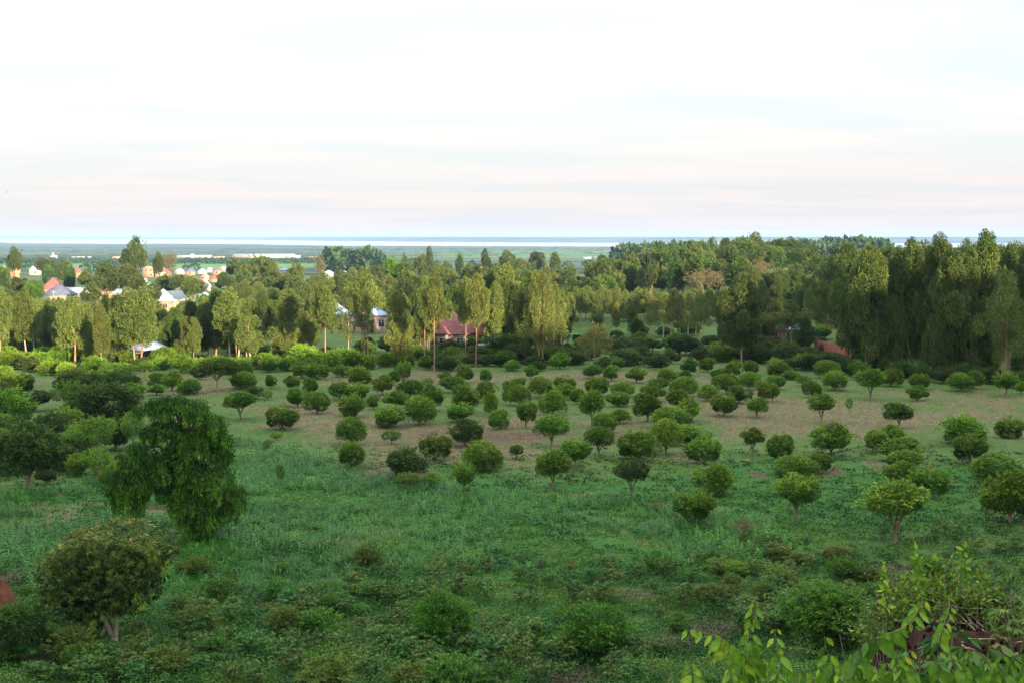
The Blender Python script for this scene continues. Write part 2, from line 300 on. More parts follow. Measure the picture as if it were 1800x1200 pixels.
# land cover, laid out in metres on the ground
# (px, py, half width px, half height px, weight) names where on the ground each patch lies
DRY = [(620, 740, 260, 38, .7), (760, 770, 330, 40, .9), (980, 745, 260, 34, .9), (1120, 765, 220, 26, .8), (1500, 720, 340, 34, 1), (1700, 705, 200, 34, 1), (1300, 700, 200, 24, .8),
       (1050, 662, 330, 14, 1), (760, 668, 130, 14, .9), (250, 672, 170, 14, .9), (380, 686, 110, 10, .8), (1400, 645, 180, 12, .6), (620, 800, 200, 22, .8), (700, 830, 90, 14, .9),
       (930, 800, 240, 18, .7), (1380, 760, 130, 20, .7), (1700, 760, 160, 16, .6), (1560, 775, 90, 12, .6), (40, 890, 70, 22, .5), (1010, 870, 60, 8, .7), (1230, 820, 40, 7, .7), (1010, 920, 60, 10, .6), (330, 1010, 60, 16, .6)]
SOIL = [(820, 770, 150, 16, .9), (950, 765, 120, 14, .9), (690, 828, 110, 9, .9), (1080, 770, 90, 10, .8), (640, 815, 60, 8, .7), (5, 1030, 40, 60, 1.2), (30, 1160, 70, 30, .8), (620, 1090, 120, 20, .8),
        (1230, 1100, 110, 22, .9), (1110, 1040, 90, 12, .95), (400, 1150, 60, 14, .8), (60, 1180, 60, 14, .9), (1180, 1130, 60, 14, 1.0), (560, 1190, 50, 12, .9), (1330, 1020, 60, 10, .5), (1390, 990, 200, 18, .45), (1540, 1000, 90, 30, .8), (880, 1170, 90, 26, 1.2), (1000, 1190, 60, 20, 1.1), (160, 850, 120, 7, .6),
        (450, 1060, 90, 16, .5), (250, 885, 60, 10, .5), (1600, 640, 250, 12, .6), (1330, 835, 20, 8, .8), (1470, 830, 14, 7, .9), (1635, 822, 14, 9, 1.3), (1740, 690, 50, 10, .5), (25, 920, 40, 20, .5)]
LUSH = [(460, 900, 520, 110, 1), (900, 930, 600, 90, 1), (1300, 880, 420, 60, .9), (1500, 850, 330, 50, .8), (600, 1120, 700, 70, .7), (1200, 580, 500, 20, .15), (300, 770, 400, 40, .4)]
def patches(L, x, y):
    r = np.zeros_like(x)
    for px, py, a, b, w in L:
        cx, cy, _ = gp(px, py); _, y0, _ = gp(px, py+b*.5); _, y1, _ = gp(px, py-b*.5)
        rx = a*cy/F_PX; ry = max(abs(y1-y0), 1.0)
        r = np.maximum(r, w*np.exp(-((x-cx)/rx)**2-((y-cy)/ry)**2))
    return r
def cover(x, y):
    nz = fbm(x/9, y/9, 21)-.5; nf = fbm(x/2.2, y/2.2, 24)-.5
    dry = np.clip(patches(DRY, x, y)*.92+nz*1.5+nf*1.2-.17, 0, 1)*(y < 330)
    soil = np.clip(patches(SOIL, x, y)*1.0+nz*.8+nf*.9-.22, 0, 1)*(y < 330)
    lush = np.clip(patches(LUSH, x, y)*1.2+nz*.6, 0, 1)
    return dry, soil, lush
near = GY < 900
dry = np.zeros_like(GX); soil = np.zeros_like(GX); lush = np.zeros_like(GX)
sel = (GY > 2) & (GY < 340) & (np.abs(GX) < 400)
dry[sel], soil[sel], lush[sel] = cover(GX[sel], GY[sel])
# pale green fields beyond the village
fld = (ss(1650, 1750, GY)*(1-ss(2350, 2480, GY))*ss(-1100, -1000, GX)*(1-ss(-330, -250, GX))+.6*ss(2900, 3200, GY)*(1-ss(4500, 5200, GY))*ss(-500, 0, GX))
V = np.stack([GX.ravel(), GY.ravel(), GZ.ravel()], 1)
i0 = (np.arange(ny-1)[:, None]*nx+np.arange(nx-1)[None, :]).ravel()
mb = MB(); mb.add(V, np.stack([i0, i0+1, i0+nx+1, i0+nx], 1))
def ground_mat():
    m, t, o = mat_base('ground_cover')
    g = N(t, 'ShaderNodeNewGeometry')
    def noise(scale, detail=6.0, sc=(1, 1, 1), rough=.6):
        mpn = N(t, 'ShaderNodeMapping'); mpn.inputs['Scale'].default_value = sc; t.links.new(g.outputs['Position'], mpn.inputs[0])
        n = N(t, 'ShaderNodeTexNoise', Scale=scale, Detail=detail, Roughness=rough); t.links.new(mpn.outputs[0], n.inputs['Vector']); return n.outputs['Fac']
    def mixc(f, a, b):
        mm = N(t, 'ShaderNodeMix', _data_type='RGBA')
        if isinstance(f, float): mm.inputs[0].default_value = f
        else: t.links.new(f, mm.inputs[0])
        t.links.new(a, mm.inputs[6]); t.links.new(b, mm.inputs[7]); return mm.outputs[2]
    def attr(n): return N(t, 'ShaderNodeAttribute', _attribute_name=n).outputs['Fac']
    fine = noise(2.3, 8.0); mid = noise(.25, 6.0); big = noise(.012, 5.0)
    grass = mixc(ramp(t, mid, [(.3, (0, 0, 0)), (.7, (1, 1, 1))]), ramp(t, fine, [(.3, (.030, .072, .014)), (.7, (.075, .15, .028))]), ramp(t, fine, [(.3, (.060, .090, .028)), (.7, (.12, .155, .050))]))
    dryc = ramp(t, fine, [(.3, (.070, .068, .034)), (.7, (.175, .150, .080))])
    soilc = ramp(t, fine, [(.3, (.048, .030, .020)), (.7, (.135, .088, .060))])
    lushc = ramp(t, fine, [(.3, (.018, .068, .012)), (.7, (.046, .145, .022))])
    def sharp(a, nz):
        ad_ = N(t, 'ShaderNodeMath', _operation='MULTIPLY_ADD'); t.links.new(nz, ad_.inputs[0]); ad_.inputs[1].default_value = .9; t.links.new(a, ad_.inputs[2])
        return ramp(t, ad_.outputs[0], [(.66, (0, 0, 0)), (.98, (1, 1, 1))])
    n2 = noise(1.1, 6.0)
    col = mixc(sharp(attr('lush'), fine), grass, lushc); col = mixc(sharp(attr('dry'), n2), col, dryc); col = mixc(sharp(attr('soil'), fine), col, soilc)
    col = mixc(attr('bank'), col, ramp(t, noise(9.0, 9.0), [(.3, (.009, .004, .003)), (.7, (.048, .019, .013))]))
    # far country: scrub, marsh in long bands, fields
    sy = N(t, 'ShaderNodeSeparateXYZ'); t.links.new(g.outputs['Position'], sy.inputs[0])
    band = noise(.0034, 8.0, (.22, 1, 1), .68); scrub = noise(.02, 9.0, (.45, 1, 1), .7)
    farc = mixc(ramp(t, band, [(.42, (0, 0, 0)), (.56, (1, 1, 1))]), ramp(t, scrub, [(.35, (.016, .036, .022)), (.65, (.048, .078, .036))]), ramp(t, scrub, [(.3, (.060, .10, .042)), (.7, (.13, .155, .075))]))
    bigf = ramp(t, band, [(.62, (0, 0, 0)), (.72, (.6, .6, .6))]); farc = mixc(bigf, farc, ramp(t, scrub, [(.3, (.20, .19, .11)), (.7, (.26, .24, .15))]))
    farc = mixc(attr('field'), farc, ramp(t, scrub, [(.3, (.09, .19, .05)), (.7, (.14, .25, .07))]))
    mr = N(t, 'ShaderNodeMapRange', _interpolation_type='SMOOTHSTEP'); t.links.new(sy.outputs['Y'], mr.inputs[0]); mr.inputs[1].default_value = 500; mr.inputs[2].default_value = 1200
    col = mixc(mr.outputs[0], col, farc)
    p = N(t, 'ShaderNodeBsdfPrincipled', Roughness=.95); p.inputs['Specular IOR Level'].default_value = .1; t.links.new(col, p.inputs['Base Color'])
    b = N(t, 'ShaderNodeBump', Strength=.7, Distance=.15); t.links.new(fine, b.inputs['Height']); t.links.new(b.outputs[0], p.inputs['Normal'])
    t.links.new(p.outputs[0], o.inputs[0]); return m
gme = mb.mesh('ground', [ground_mat()], smooth=True)
for nme, arr in (('dry', dry), ('soil', soil), ('lush', lush), ('field', fld), ('bank', (GY < 14)*(GY > 0)*(GX > .5)*1.0)):
    at = gme.attributes.new(nme, 'FLOAT', 'POINT'); at.data.foreach_set('value', arr.ravel().astype(np.float32))
tag(obj('ground', gme), 'green valley floor running from the orchard to the far marsh', 'ground', kind='structure')
# lake
m_w, t_, o_ = mat_base('lake_water'); p_ = N(t_, 'ShaderNodeBsdfPrincipled', Roughness=.16, IOR=1.33); p_.inputs['Base Color'].default_value = (.42, .46, .50, 1)
n_ = N(t_, 'ShaderNodeTexNoise', Scale=.02, Detail=4.0); b_ = N(t_, 'ShaderNodeBump', Strength=.06, Distance=3.0); t_.links.new(n_.outputs['Fac'], b_.inputs['Height'])
t_.links.new(b_.outputs[0], p_.inputs['Normal']); t_.links.new(p_.outputs[0], o_.inputs[0])
mb = MB(); mb.add([(-25000, 6300, -50.2), (25000, 6300, -50.2), (25000, 45500, -50.2), (-25000, 45500, -50.2)], [[0, 1, 2, 3]])
tag(obj('lake', mb.mesh('lake', [m_w])), 'pale wide lake beyond the marsh, near the horizon', 'lake', kind='structure')

# ------------------------------------------------------------------ labels given at the end, once all neighbours are known
ORD = ['first', 'second', 'third', 'fourth', 'fifth', 'sixth', 'seventh', 'eighth', 'ninth', 'tenth', 'eleventh', 'twelfth', 'thirteenth', 'fourteenth', 'fifteenth',
       'sixteenth', 'seventeenth', 'eighteenth', 'nineteenth', 'twentieth']
REG = {}
def reg(o, desc, zone, px): REG.setdefault(zone, []).append((px, desc, o))
def flush():
    for zone, L in REG.items():
        L.sort(key=lambda q: q[0])
        for i, (px, desc, o) in enumerate(L):
            if len(L) == 1: o['label'] = f"{desc} {zone}"
            elif i == 0: o['label'] = f"{desc}, leftmost {zone}"
            elif i == len(L)-1: o['label'] = f"{desc}, rightmost {zone}"
            elif i < (len(L)+1)//2: o['label'] = f"{desc}, {ORD[i]} from left {zone}"
            else: o['label'] = f"{desc}, {ORD[len(L)-1-i]} from right {zone}"
def empty(name, loc, cat, group=None, rz=0):
    o = bpy.data.objects.new(name, None); COL.objects.link(o); o.location = loc; o.rotation_euler = (0, 0, rz); o['category'] = cat
    if group: o['group'] = group
    return o

# ------------------------------------------------------------------ plants: shapes
def sph(rng, n): return unit(rng.normal(size=(n, 3)))
def dome_crown(seed, mat, nl=22, n=9000, L=.125, Wd=.042, flat=.0, lump=.40, low=-.62, name='crown', droop=.5, jag=.0, young=.25):
    """crown of about unit radius round the origin, built of leafy lumps"""
    rng = np.random.default_rng(seed); mb = MB()
    c = []
    while len(c) < nl:
        p = sph(rng, 1)[0]*rng.uniform(.45, .74)
        if p[2] > low*.75: c.append(p)
    c = np.array(c); r = rng.uniform(lump*.7, lump*1.25, nl)
    lv = rng.uniform(-.22, .22, nl)
    k = rng.integers(0, nl, n*2); d = sph(rng, n*2); d[:, 2] += .15; d = unit(d)
    rr = r[k]*(1-.45*rng.random(n*2)**2.2)
    P = c[k]+d*rr[:, None]
    # keep the outer shell
    inside = np.zeros(len(P), bool)
    for j in range(nl): inside |= (np.linalg.norm(P-c[j], axis=1) < r[j]*.62) & (k != j)
    keep = ~inside & (P[:, 2] > low+.12*rng.normal(size=len(P))) & (np.linalg.norm(P, axis=1) > .30)
    P = P[keep][:n]; d = d[keep][:n]; kk = k[keep][:n]; m = len(P)
    D = d+np.array([0, 0, -droop])+rng.normal(size=(m, 3))*.45
    out = np.linalg.norm(P, axis=1)
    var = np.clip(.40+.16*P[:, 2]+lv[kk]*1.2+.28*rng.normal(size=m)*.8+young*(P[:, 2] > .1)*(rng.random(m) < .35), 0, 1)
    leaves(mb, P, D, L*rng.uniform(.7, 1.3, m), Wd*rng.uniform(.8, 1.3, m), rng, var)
    if jag:    # loose shoots that break the outline
        q = int(60*jag); s0 = sph(rng, q); s0[:, 2] = np.abs(s0[:, 2]); 
        for s_ in s0:
            base = s_*.85; tip = s_*rng.uniform(1.02, 1.25); t = rng.random(16)[:, None]
            leaves(mb, base+(tip-base)*t, s_+rng.normal(size=(16, 3))*.6, L, Wd, rng, np.clip(rng.normal(.8, .15, 16), 0, 1))
    return mb.mesh(name, [mat])
def limbs(seed, mat, n=4, fork=.30, spread=.55, r=.075, name='trunk', lean=.05):
    """trunk of unit height, forking low"""
    rng = np.random.default_rng(seed); mb = MB(); b = np.array([lean*rng.normal(), lean*rng.normal(), fork])
    tube(mb, [(0, 0, -.25), (0, 0, -.03), b*.5+rng.normal(size=3)*.01, b], [r*1.5, r*1.15, r, r*.9], 7)
    a0 = rng.random()*6.28
    for i in range(n):
        a = a0+i*6.283/n+rng.normal()*.3; e = np.array([math.cos(a)*spread*rng.uniform(.6, 1.1), math.sin(a)*spread*rng.uniform(.6, 1.1), rng.uniform(.85, 1.1)])
        mid = b+(e-b)*.5+np.array([0, 0, -.05])
        tube(mb, [b-np.array([0, 0, .03]), b+(mid-b)*.5, mid, e], [r*.75, r*.6, r*.45, r*.2], 5)
        for _ in range(2):
            f = e+rng.normal(size=3)*.22; tube(mb, [mid, (mid+f)/2+rng.normal(size=3)*.03, f], [r*.35, r*.25, r*.1], 4)
    return mb.mesh(name, [mat])
def euc(seed, leaf, bark, H=15., start=.33, R=2.7, nc=34, per=330, L=.36, Wd=.13, two=False, shape='oval', rc=(.75, 1.3), sparse=1.0):
    """eucalyptus: straight pale trunk, crown of drooping tufts; returns (trunk mesh, crown mesh)"""
    rng = np.random.default_rng(seed); tb = MB(); cb_ = MB()
    stems = [(np.array([0, 0, 0.]), rng.normal(size=2)*.35)] if not two else [(np.array([-.5, 0, 0.]), np.array([-.9, .2])), (np.array([.45, .1, 0.]), np.array([.9, -.2]))]
    if two == 3: stems.append((np.array([.05, .5, 0.]), np.array([.1, .5])))
    ax_ = []
    for s0, ln in stems:
        zs = np.linspace(-.6, H*.95, 10); wob = np.cumsum(rng.normal(size=(10, 2))*.06, 0)
        pts = np.stack([s0[0]+ln[0]*zs/H+wob[:, 0], s0[1]+ln[1]*zs/H+wob[:, 1], zs], 1); ax_.append(pts)
        tube(tb, pts, np.linspace(.20, .03, 10)*(1 if not two else .8), 6)
    for i in range(nc):
        pts = ax_[i % len(ax_)]; f = (i+.5)/nc; f = start+(1-start)*f**.85
        if shape == 'oval': env = math.sin(math.pi*min(1, max(.0, (f-start)/(1-start))*.68+.20))**.8
        elif shape == 'top': env = .35+.65*math.sin(math.pi*min(1, ((f-start)/(1-start))*.60+.24))
        else: env = 1.0-.6*((f-start)/(1-start))**1.6
        z = f*H; ctr = np.array([np.interp(z, pts[:, 2], pts[:, 0]), np.interp(z, pts[:, 2], pts[:, 1])])
        a = i*2.399+rng.normal()*.4; rr = R*env*rng.uniform(.30, .95)
        rr *= 1+.25*math.sin(i*1.7+seed)
        if f > .93: rr *= .45
        c0 = np.array([ctr[0]+math.cos(a)*rr, ctr[1]+math.sin(a)*rr, z-.25*rr])
        r = rng.uniform(*rc)*(.75+.35*env)
        b0 = np.array([ctr[0], ctr[1], max(z-.9*rr-.4, H*start*.5)])
        bz = np.array([np.interp(b0[2], pts[:, 2], pts[:, 0]), np.interp(b0[2], pts[:, 2], pts[:, 1]), b0[2]])
        tube(tb, [bz, (bz+c0)/2+np.array([0, 0, .1]), c0], [.06, .045, .02], 4)
        m = int(1.45*per*sparse*(r/1.0)**1.7); d = sph(rng, m); rad_ = r*(1-.5*rng.random(m)**1.8)*(1+.15*np.sin(5*d[:, 0]+i)*np.sin(4*d[:, 2]+2*i))
        P = c0+d*rad_[:, None]*np.array([1, 1, 1.3]); P[:, 2] -= .15*r
        D = d*.55+np.array([0, 0, -1.])+rng.normal(size=(m, 3))*.35; D = np.where((d[:, 2] > .55)[:, None], d*.8+rng.normal(size=(m, 3))*.5, D)
        lv = rng.uniform(-.15, .2)
        leaves(cb_, P, D, L*rng.uniform(.6, 1.25, m), Wd*rng.uniform(.7, 1.3, m), rng, np.clip(.42+lv+.2*rng.normal(size=m)+.2*(rad_/r > .85), 0, 1))
    return tb.mesh('trunk', [bark]), cb_.mesh('crown', [leaf])
def blade(mb, P, D, L, Wd, rng, var, seg=3, arch=.6):
    """arching blades: strips of quads, pointed"""
    n = len(P); D = unit(D); H = D*np.array([1, 1, 0]); H = unit(H+1e-6); S = np.stack([-H[:, 1], H[:, 0], np.zeros(n)], 1)
    L = np.broadcast_to(L, (n,))[:, None]; Wd = np.broadcast_to(Wd, (n,))[:, None]; rows = []
    for i in range(seg+1):
        t = i/seg; C_ = P+D*L*t+np.array([0, 0, -1.])*L*arch*t*t+H*L*arch*.5*t*t; w = Wd*.5*(1-t**2)*(.6 if i == 0 else 1)+.002
        rows += [C_-S*w, C_+S*w]
    V = np.stack(rows, 1).reshape(-1, 3); k = 2*(seg+1)
    q = np.concatenate([np.array([[2*i, 2*i+1, 2*i+3, 2*i+2]]) for i in range(seg)])
    Q = (np.arange(n)[:, None, None]*k+q[None]).reshape(-1, 4)
    mb.add(V, Q, 0, np.repeat(np.broadcast_to(var, (n,)), k))

CROWN = {}
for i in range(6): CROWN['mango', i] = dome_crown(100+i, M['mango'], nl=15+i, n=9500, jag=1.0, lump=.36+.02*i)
for i in range(3): CROWN['dark', i] = dome_crown(120+i, M['mango_dark'], nl=20, n=9000, jag=.8)
for i in range(2): CROWN['olive', i] = dome_crown(130+i, M['mango_olive'], nl=20, n=8000, jag=.3)
for i in range(2): CROWN['loose', i] = dome_crown(140+i, M['mango'], nl=14, n=4200, lump=.46, jag=1.2, L=.12, Wd=.035)
for i in range(5): CROWN['broad', i] = dome_crown(150+i, M['broad'], nl=24, n=8500, L=.105, Wd=.055, lump=.34, low=-.5, jag=.25, droop=.2)
CROWN['yellowtree', 0] = dome_crown(160, M['yellowtree'], nl=30, n=5200, L=.075, Wd=.032, lump=.27, low=-.7, jag=.15)
CROWN['browntree', 0] = dome_crown(161, M['browntree'], nl=26, n=4600, L=.10, Wd=.020, lump=.30, low=-.5, jag=.3, droop=0)
for i in range(3): CROWN['near', i] = dome_crown(170+i, M['nearbush'], nl=26, n=15000, L=.085, Wd=.036, lump=.30, low=-.85, jag=2.5, droop=.3)
for i in range(4): CROWN['herb', i] = dome_crown(180+i, M['herb' if i < 2 else 'herb_olive'], nl=16, n=3600, L=.12, Wd=.055, lump=.32, low=-.8, jag=1.5, droop=.2, young=.35)
CROWN['bright', 0] = dome_crown(162, M['brightgreen'], nl=22, n=8000, L=.11, Wd=.05, low=-.5)
TRUNK = {}
for i in range(4): TRUNK['mango', i] = limbs(200+i, M['bark'], n=3+i % 3, fork=[.28, .2, .42, .33][i])
for i in range(3): TRUNK['pale', i] = limbs(210+i, M['palebark'], n=4, fork=[.45, .35, .3][i], spread=.6, r=.035)
TRUNK['umbrella', 0] = limbs(220, M['palebark'], n=7, fork=.42, spread=.85, r=.055)

def domed(name, px, py, w, h, base=None, kind='mango', vi=0, tr='mango', desc='', zone='', cat='tree', group=None, D=None, rng=random.Random(1), deep=1.0, slim=1.0):
    """tree or bush from where its crown shows in the photo: centre, width, height and foot"""
    if base is None: base = py+h*.5+h*.10
    if D is None: x, y, z = gp(px, base)
    else: y = D; z = None
    if z is None:
        x = xat(px, y, -20); z = float(T(x, y))
    zt = zat(py-h/2, y); zb = zat(py+h/2, y); zc = (zt+zb)/2; Wm = w*y/F_PX; Hm = max(zt-zb, .3)
    if zc-Hm/2 < z-.3*Hm: zb = z-.1*Hm; zc = (zt+zb)/2; Hm = max(zt-zb, .3)
    r = empty(name, (x, y, z), cat, group, rng.uniform(0, 6.28))
    me = CROWN[kind, vi % sum(1 for k in CROWN if k[0] == kind)]
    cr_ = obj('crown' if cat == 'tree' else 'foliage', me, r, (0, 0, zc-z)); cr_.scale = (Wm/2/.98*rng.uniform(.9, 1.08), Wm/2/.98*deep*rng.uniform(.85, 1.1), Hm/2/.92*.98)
    tm = TRUNK[tr, vi % sum(1 for k in TRUNK if k[0] == tr)]
    th = max(zc-z, .25)*1.12; t_o = obj('trunk' if cat == 'tree' else 'stem', tm, r); s_ = min(th, Wm*.62)*1.0
    t_o.scale = (Wm*.42*slim, Wm*.42*slim, th); t_o.rotation_euler = (0, 0, rng.uniform(0, 6.28))
    if zone: reg(r, desc, zone, px)
    return r

# ------------------------------------------------------------------ the orchard
O = []   # (px, py, w, h, base or None, kind)
def Z(ox, oy, L):
    for q in L:
        zx, zy, w, h = q[:4]; b = q[4] if len(q) > 4 else None; k = q[5] if len(q) > 5 else 'mango'
        O.append((ox+zx/4, oy+zy/4, w/4, h/4, None if b is None else oy+b/4, k))
Z(450, 600, [(105, 275, 80, 80), (255, 285, 110, 80), (380, 305, 110, 90), (585, 330, 130, 115), (705, 345, 180, 100), (680, 450, 185, 150, 530), (290, 385, 140, 110), (430, 425, 190, 130, 510),
  (190, 530, 225, 150, 620), (720, 240, 190, 120), (890, 300, 160, 110), (1040, 200, 110, 110, 265), (965, 250, 110, 80), (1080, 330, 170, 110), (985, 400, 180, 100), (1240, 390, 180, 140),
  (1150, 480, 200, 165, 580), (940, 525, 230, 140, 600), (825, 420, 90, 80), (1390, 295, 200, 90), (1470, 390, 210, 160), (1435, 490, 195, 110), (1620, 345, 165, 120), (1645, 430, 120, 130),
  (1330, 250, 100, 70), (1465, 220, 130, 100), (1610, 235, 90, 80), (1710, 545, 160, 120, 615), (1790, 350, 120, 140), (1470, 635, 230, 165, 738, 'dark'), (670, 620, 200, 150, 725), (955, 660, 120, 80, 722, 'loose'),
  (1255, 735, 205, 160, 832), (665, 790, 180, 150, 882), (1075, 840, 320, 195, 962, 'dark'), (1595, 805, 255, 185, 905), (1460, 930, 155, 150, 1075), (175, 920, 65, 100, 1035, 'loose'),
  (90, 720, 80, 60, None, 'loose'), (145, 660, 80, 50, None, 'loose'), (1070, 970, 170, 90, None, 'loose'), (1240, 960, 130, 80, None, 'loose'), (80, 370, 90, 60, None, 'loose'), (1200, 285, 110, 60, None, 'loose')])
Z(900, 600, [(565, 205, 140, 75), (700, 215, 130, 90), (735, 150, 110, 70), (875, 230, 140, 90), (1080, 235, 150, 90), (1205, 240, 110, 70), (1245, 170, 130, 100), (1375, 160, 115, 80), (1560, 190, 130, 90), (1675, 180, 110, 80),
  (1480, 220, 140, 60), (600, 310, 170, 110), (1030, 295, 150, 80), (1214, 310, 170, 110), (1505, 290, 175, 115), (1670, 270, 150, 100), (370, 300, 150, 115), (370, 345, 150, 90), (200, 310, 170, 120), (135, 210, 90, 80), (50, 370, 145, 120),
  (50, 285, 110, 60), (285, 430, 180, 140, 515), (100, 490, 160, 140, 608), (560, 430, 170, 160, 595), (460, 380, 110, 90), (775, 330, 150, 80), (745, 400, 170, 90, 455), (990, 350, 180, 110), (950, 445, 190, 150, 562),
  (1160, 395, 160, 110), (1240, 480, 180, 145, 560), (1120, 530, 240, 120), (1380, 355, 140, 90), (1490, 435, 185, 135, 525), (1600, 365, 180, 100), (1725, 445, 150, 95, 532), (1765, 340, 120, 120),
  (275, 590, 205, 130, 735), (655, 570, 170, 120, 645), (755, 520, 130, 80), (610, 670, 190, 120, 812), (890, 730, 250, 180, 835), (1085, 650, 200, 180, 792), (1260, 655, 260, 120), (1350, 765, 240, 150, 860),
  (450, 760, 200, 150, 905), (292, 860, 230, 170, 1040), (842, 900, 235, 150, 1112, 'dark'), (1412, 965, 280, 190, 1080), (1290, 1145, 270, 180, 1290), (1690, 670, 175, 110, 795), (30, 760, 95, 60, 822), (800, 770, 90, 70),
  (800, 100, 120, 80), (1100, 85, 90, 70), (440, 120, 120, 60, None, 'dark')])
Z(1350, 600, [(50, 165, 110, 85), (410, 190, 160, 100), (640, 185, 170, 90), (470, 270, 180, 115, 340), (715, 255, 200, 120, 412), (865, 250, 160, 105, 315), (1065, 275, 150, 90), (1050, 360, 150, 92, 415), (1350, 280, 160, 105, 348),
  (1450, 260, 120, 100), (1670, 270, 180, 110, 384), (310, 330, 140, 100, 392), (375, 435, 185, 115, 578), (250, 270, 100, 60, None, 'loose'), (50, 280, 140, 80), (30, 350, 110, 100), (570, 435, 60, 80, None, 'loose'),
  (915, 490, 185, 115, 605), (1360, 622, 310, 190, 722), (1690, 605, 220, 140, 675), (1420, 740, 210, 170, 855), (440, 680, 285, 180, 805), (90, 740, 195, 165, 832), (765, 690, 150, 120), (880, 650, 170, 115),
  (940, 750, 280, 130), (950, 825, 250, 105), (930, 925, 250, 150), (1120, 980, 270, 190, 1100), (200, 880, 270, 135, 955), (350, 840, 180, 120), (200, 1040, 300, 195, 1290), (890, 1115, 430, 235, 1420),
  (1610, 900, 330, 180, 1002), (1700, 1085, 380, 300, 1275), (840, 165, 150, 80), (1090, 165, 110, 70), (1780, 320, 90, 70)])
Z(0, 600, [(1690, 410, 230, 105, 548), (1720, 270, 150, 100), (1690, 190, 130, 100), (1210, 270, 160, 110), (1330, 320, 180, 100, 368), (1110, 262, 190, 90), (720, 250, 230, 95), (850, 290, 160, 90), (945, 340, 155, 90, 428), (1100, 335, 130, 60)])
rows = [(905, 'in front row'), (850, 'in second row'), (805, 'in third row'), (775, 'in fourth row'), (748, 'in fifth row'),
        (728, 'in sixth row'), (708, 'in seventh row'), (690, 'in eighth row'), (672, 'in ninth row'), (0, 'in hindmost row')]
secs = [(700, 'left of maroon roof'), (900, 'below maroon roof'), (1120, 'below yellowing tree'), (1420, 'left of brick wall'), (2000, 'below tall right grove')]
rg = random.Random(4)
for i, (px, py, w, h, b, k) in enumerate(O):
    bb = b if b else py+h*.6
    zone = next(s for a, s in rows if bb >= a)+', '+next(s for a, s in secs if px < a)
    zone = zone.replace(' orchard row', ' row').replace('among orchard trees', 'one')
    asp = w/h; look = ('small ' if w < 26 else 'large ' if w > 62 else '')+('flat topped' if asp > 1.75 else 'tall crowned' if asp < 1.2 else 'round')
    if k == 'dark': look = 'dark '+look
    if k == 'loose': look = 'thin '+look.replace('small ', 'small ')
    domed('mango_tree', px, py+h*.04, w*1.03, h*1.08, b, k, rg.randrange(6), 'mango', f'{look} mango tree', zone, group='mango trees in the orchard', rng=rg)

# ------------------------------------------------------------------ bushes round the orchard
LB = [(20, 633, 44, 28), (50, 640, 40, 24), (105, 625, 36, 26), (85, 648, 36, 20), (118, 650, 34, 22), (135, 658, 30, 20), (205, 628, 42, 28), (208, 647, 48, 16), (322, 640, 42, 26), (350, 655, 30, 20), (425, 648, 38, 24), (425, 668, 40, 24), (445, 690, 34, 20),
      (475, 638, 34, 28), (507, 640, 28, 22), (530, 650, 38, 24), (545, 628, 44, 24), (583, 635, 34, 30), (555, 652, 40, 24), (602, 652, 30, 18), (622, 632, 42, 28), (652, 637, 24, 22), (680, 634, 28, 20), (715, 634, 30, 20), (748, 638, 28, 20), (790, 636, 28, 16),
      (10, 655, 26, 20), (25, 672, 50, 16), (165, 640, 30, 22), (250, 640, 36, 20), (285, 636, 30, 20), (380, 636, 26, 18), (455, 618, 30, 22), (520, 618, 36, 24)]
rgb = random.Random(8)
for px, py, w, h in LB:
    domed('shrub', px, py, w*1.1, h*1.15, py+h*.55, 'mango' if rgb.random() < .8 else 'broad', rgb.randrange(6), 'mango', 'leafy yellow green shrub', 'in sunlit scrub left of metal roofed hut' if px < 320 else 'in sunlit scrub below the pale roofs' if px > 452 else 'in sunlit scrub right of metal roofed hut', 'shrub', 'shrubs along the far edge of the orchard', rng=rgb)
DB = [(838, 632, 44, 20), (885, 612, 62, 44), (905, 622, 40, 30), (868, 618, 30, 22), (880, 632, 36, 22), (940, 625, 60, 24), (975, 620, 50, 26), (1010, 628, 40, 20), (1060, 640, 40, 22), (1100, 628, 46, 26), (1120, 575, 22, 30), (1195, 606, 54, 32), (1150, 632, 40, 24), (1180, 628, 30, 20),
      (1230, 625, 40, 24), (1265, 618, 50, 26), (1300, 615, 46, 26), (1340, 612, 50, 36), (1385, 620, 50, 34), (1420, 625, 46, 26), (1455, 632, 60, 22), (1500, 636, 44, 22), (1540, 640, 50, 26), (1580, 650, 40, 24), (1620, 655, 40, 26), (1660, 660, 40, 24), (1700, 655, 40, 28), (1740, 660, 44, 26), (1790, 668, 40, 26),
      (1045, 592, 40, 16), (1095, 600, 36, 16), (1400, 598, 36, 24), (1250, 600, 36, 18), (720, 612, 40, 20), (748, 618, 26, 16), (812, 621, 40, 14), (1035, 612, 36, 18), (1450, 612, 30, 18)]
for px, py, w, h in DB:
    domed('shrub', px, py, w*1.1, h*1.1, py+h*.55, 'dark' if rgb.random() < .6 else 'broad', rgb.randrange(5), 'mango', 'dark leafy shrub', 'in the shaded thicket below the maroon roof' if px < 1020 else 'in the shaded thicket right of yellowing tree' if px < 1350 else 'in the shaded thicket below the tall right grove', 'shrub', 'shrubs along the far edge of the orchard', rng=rgb)
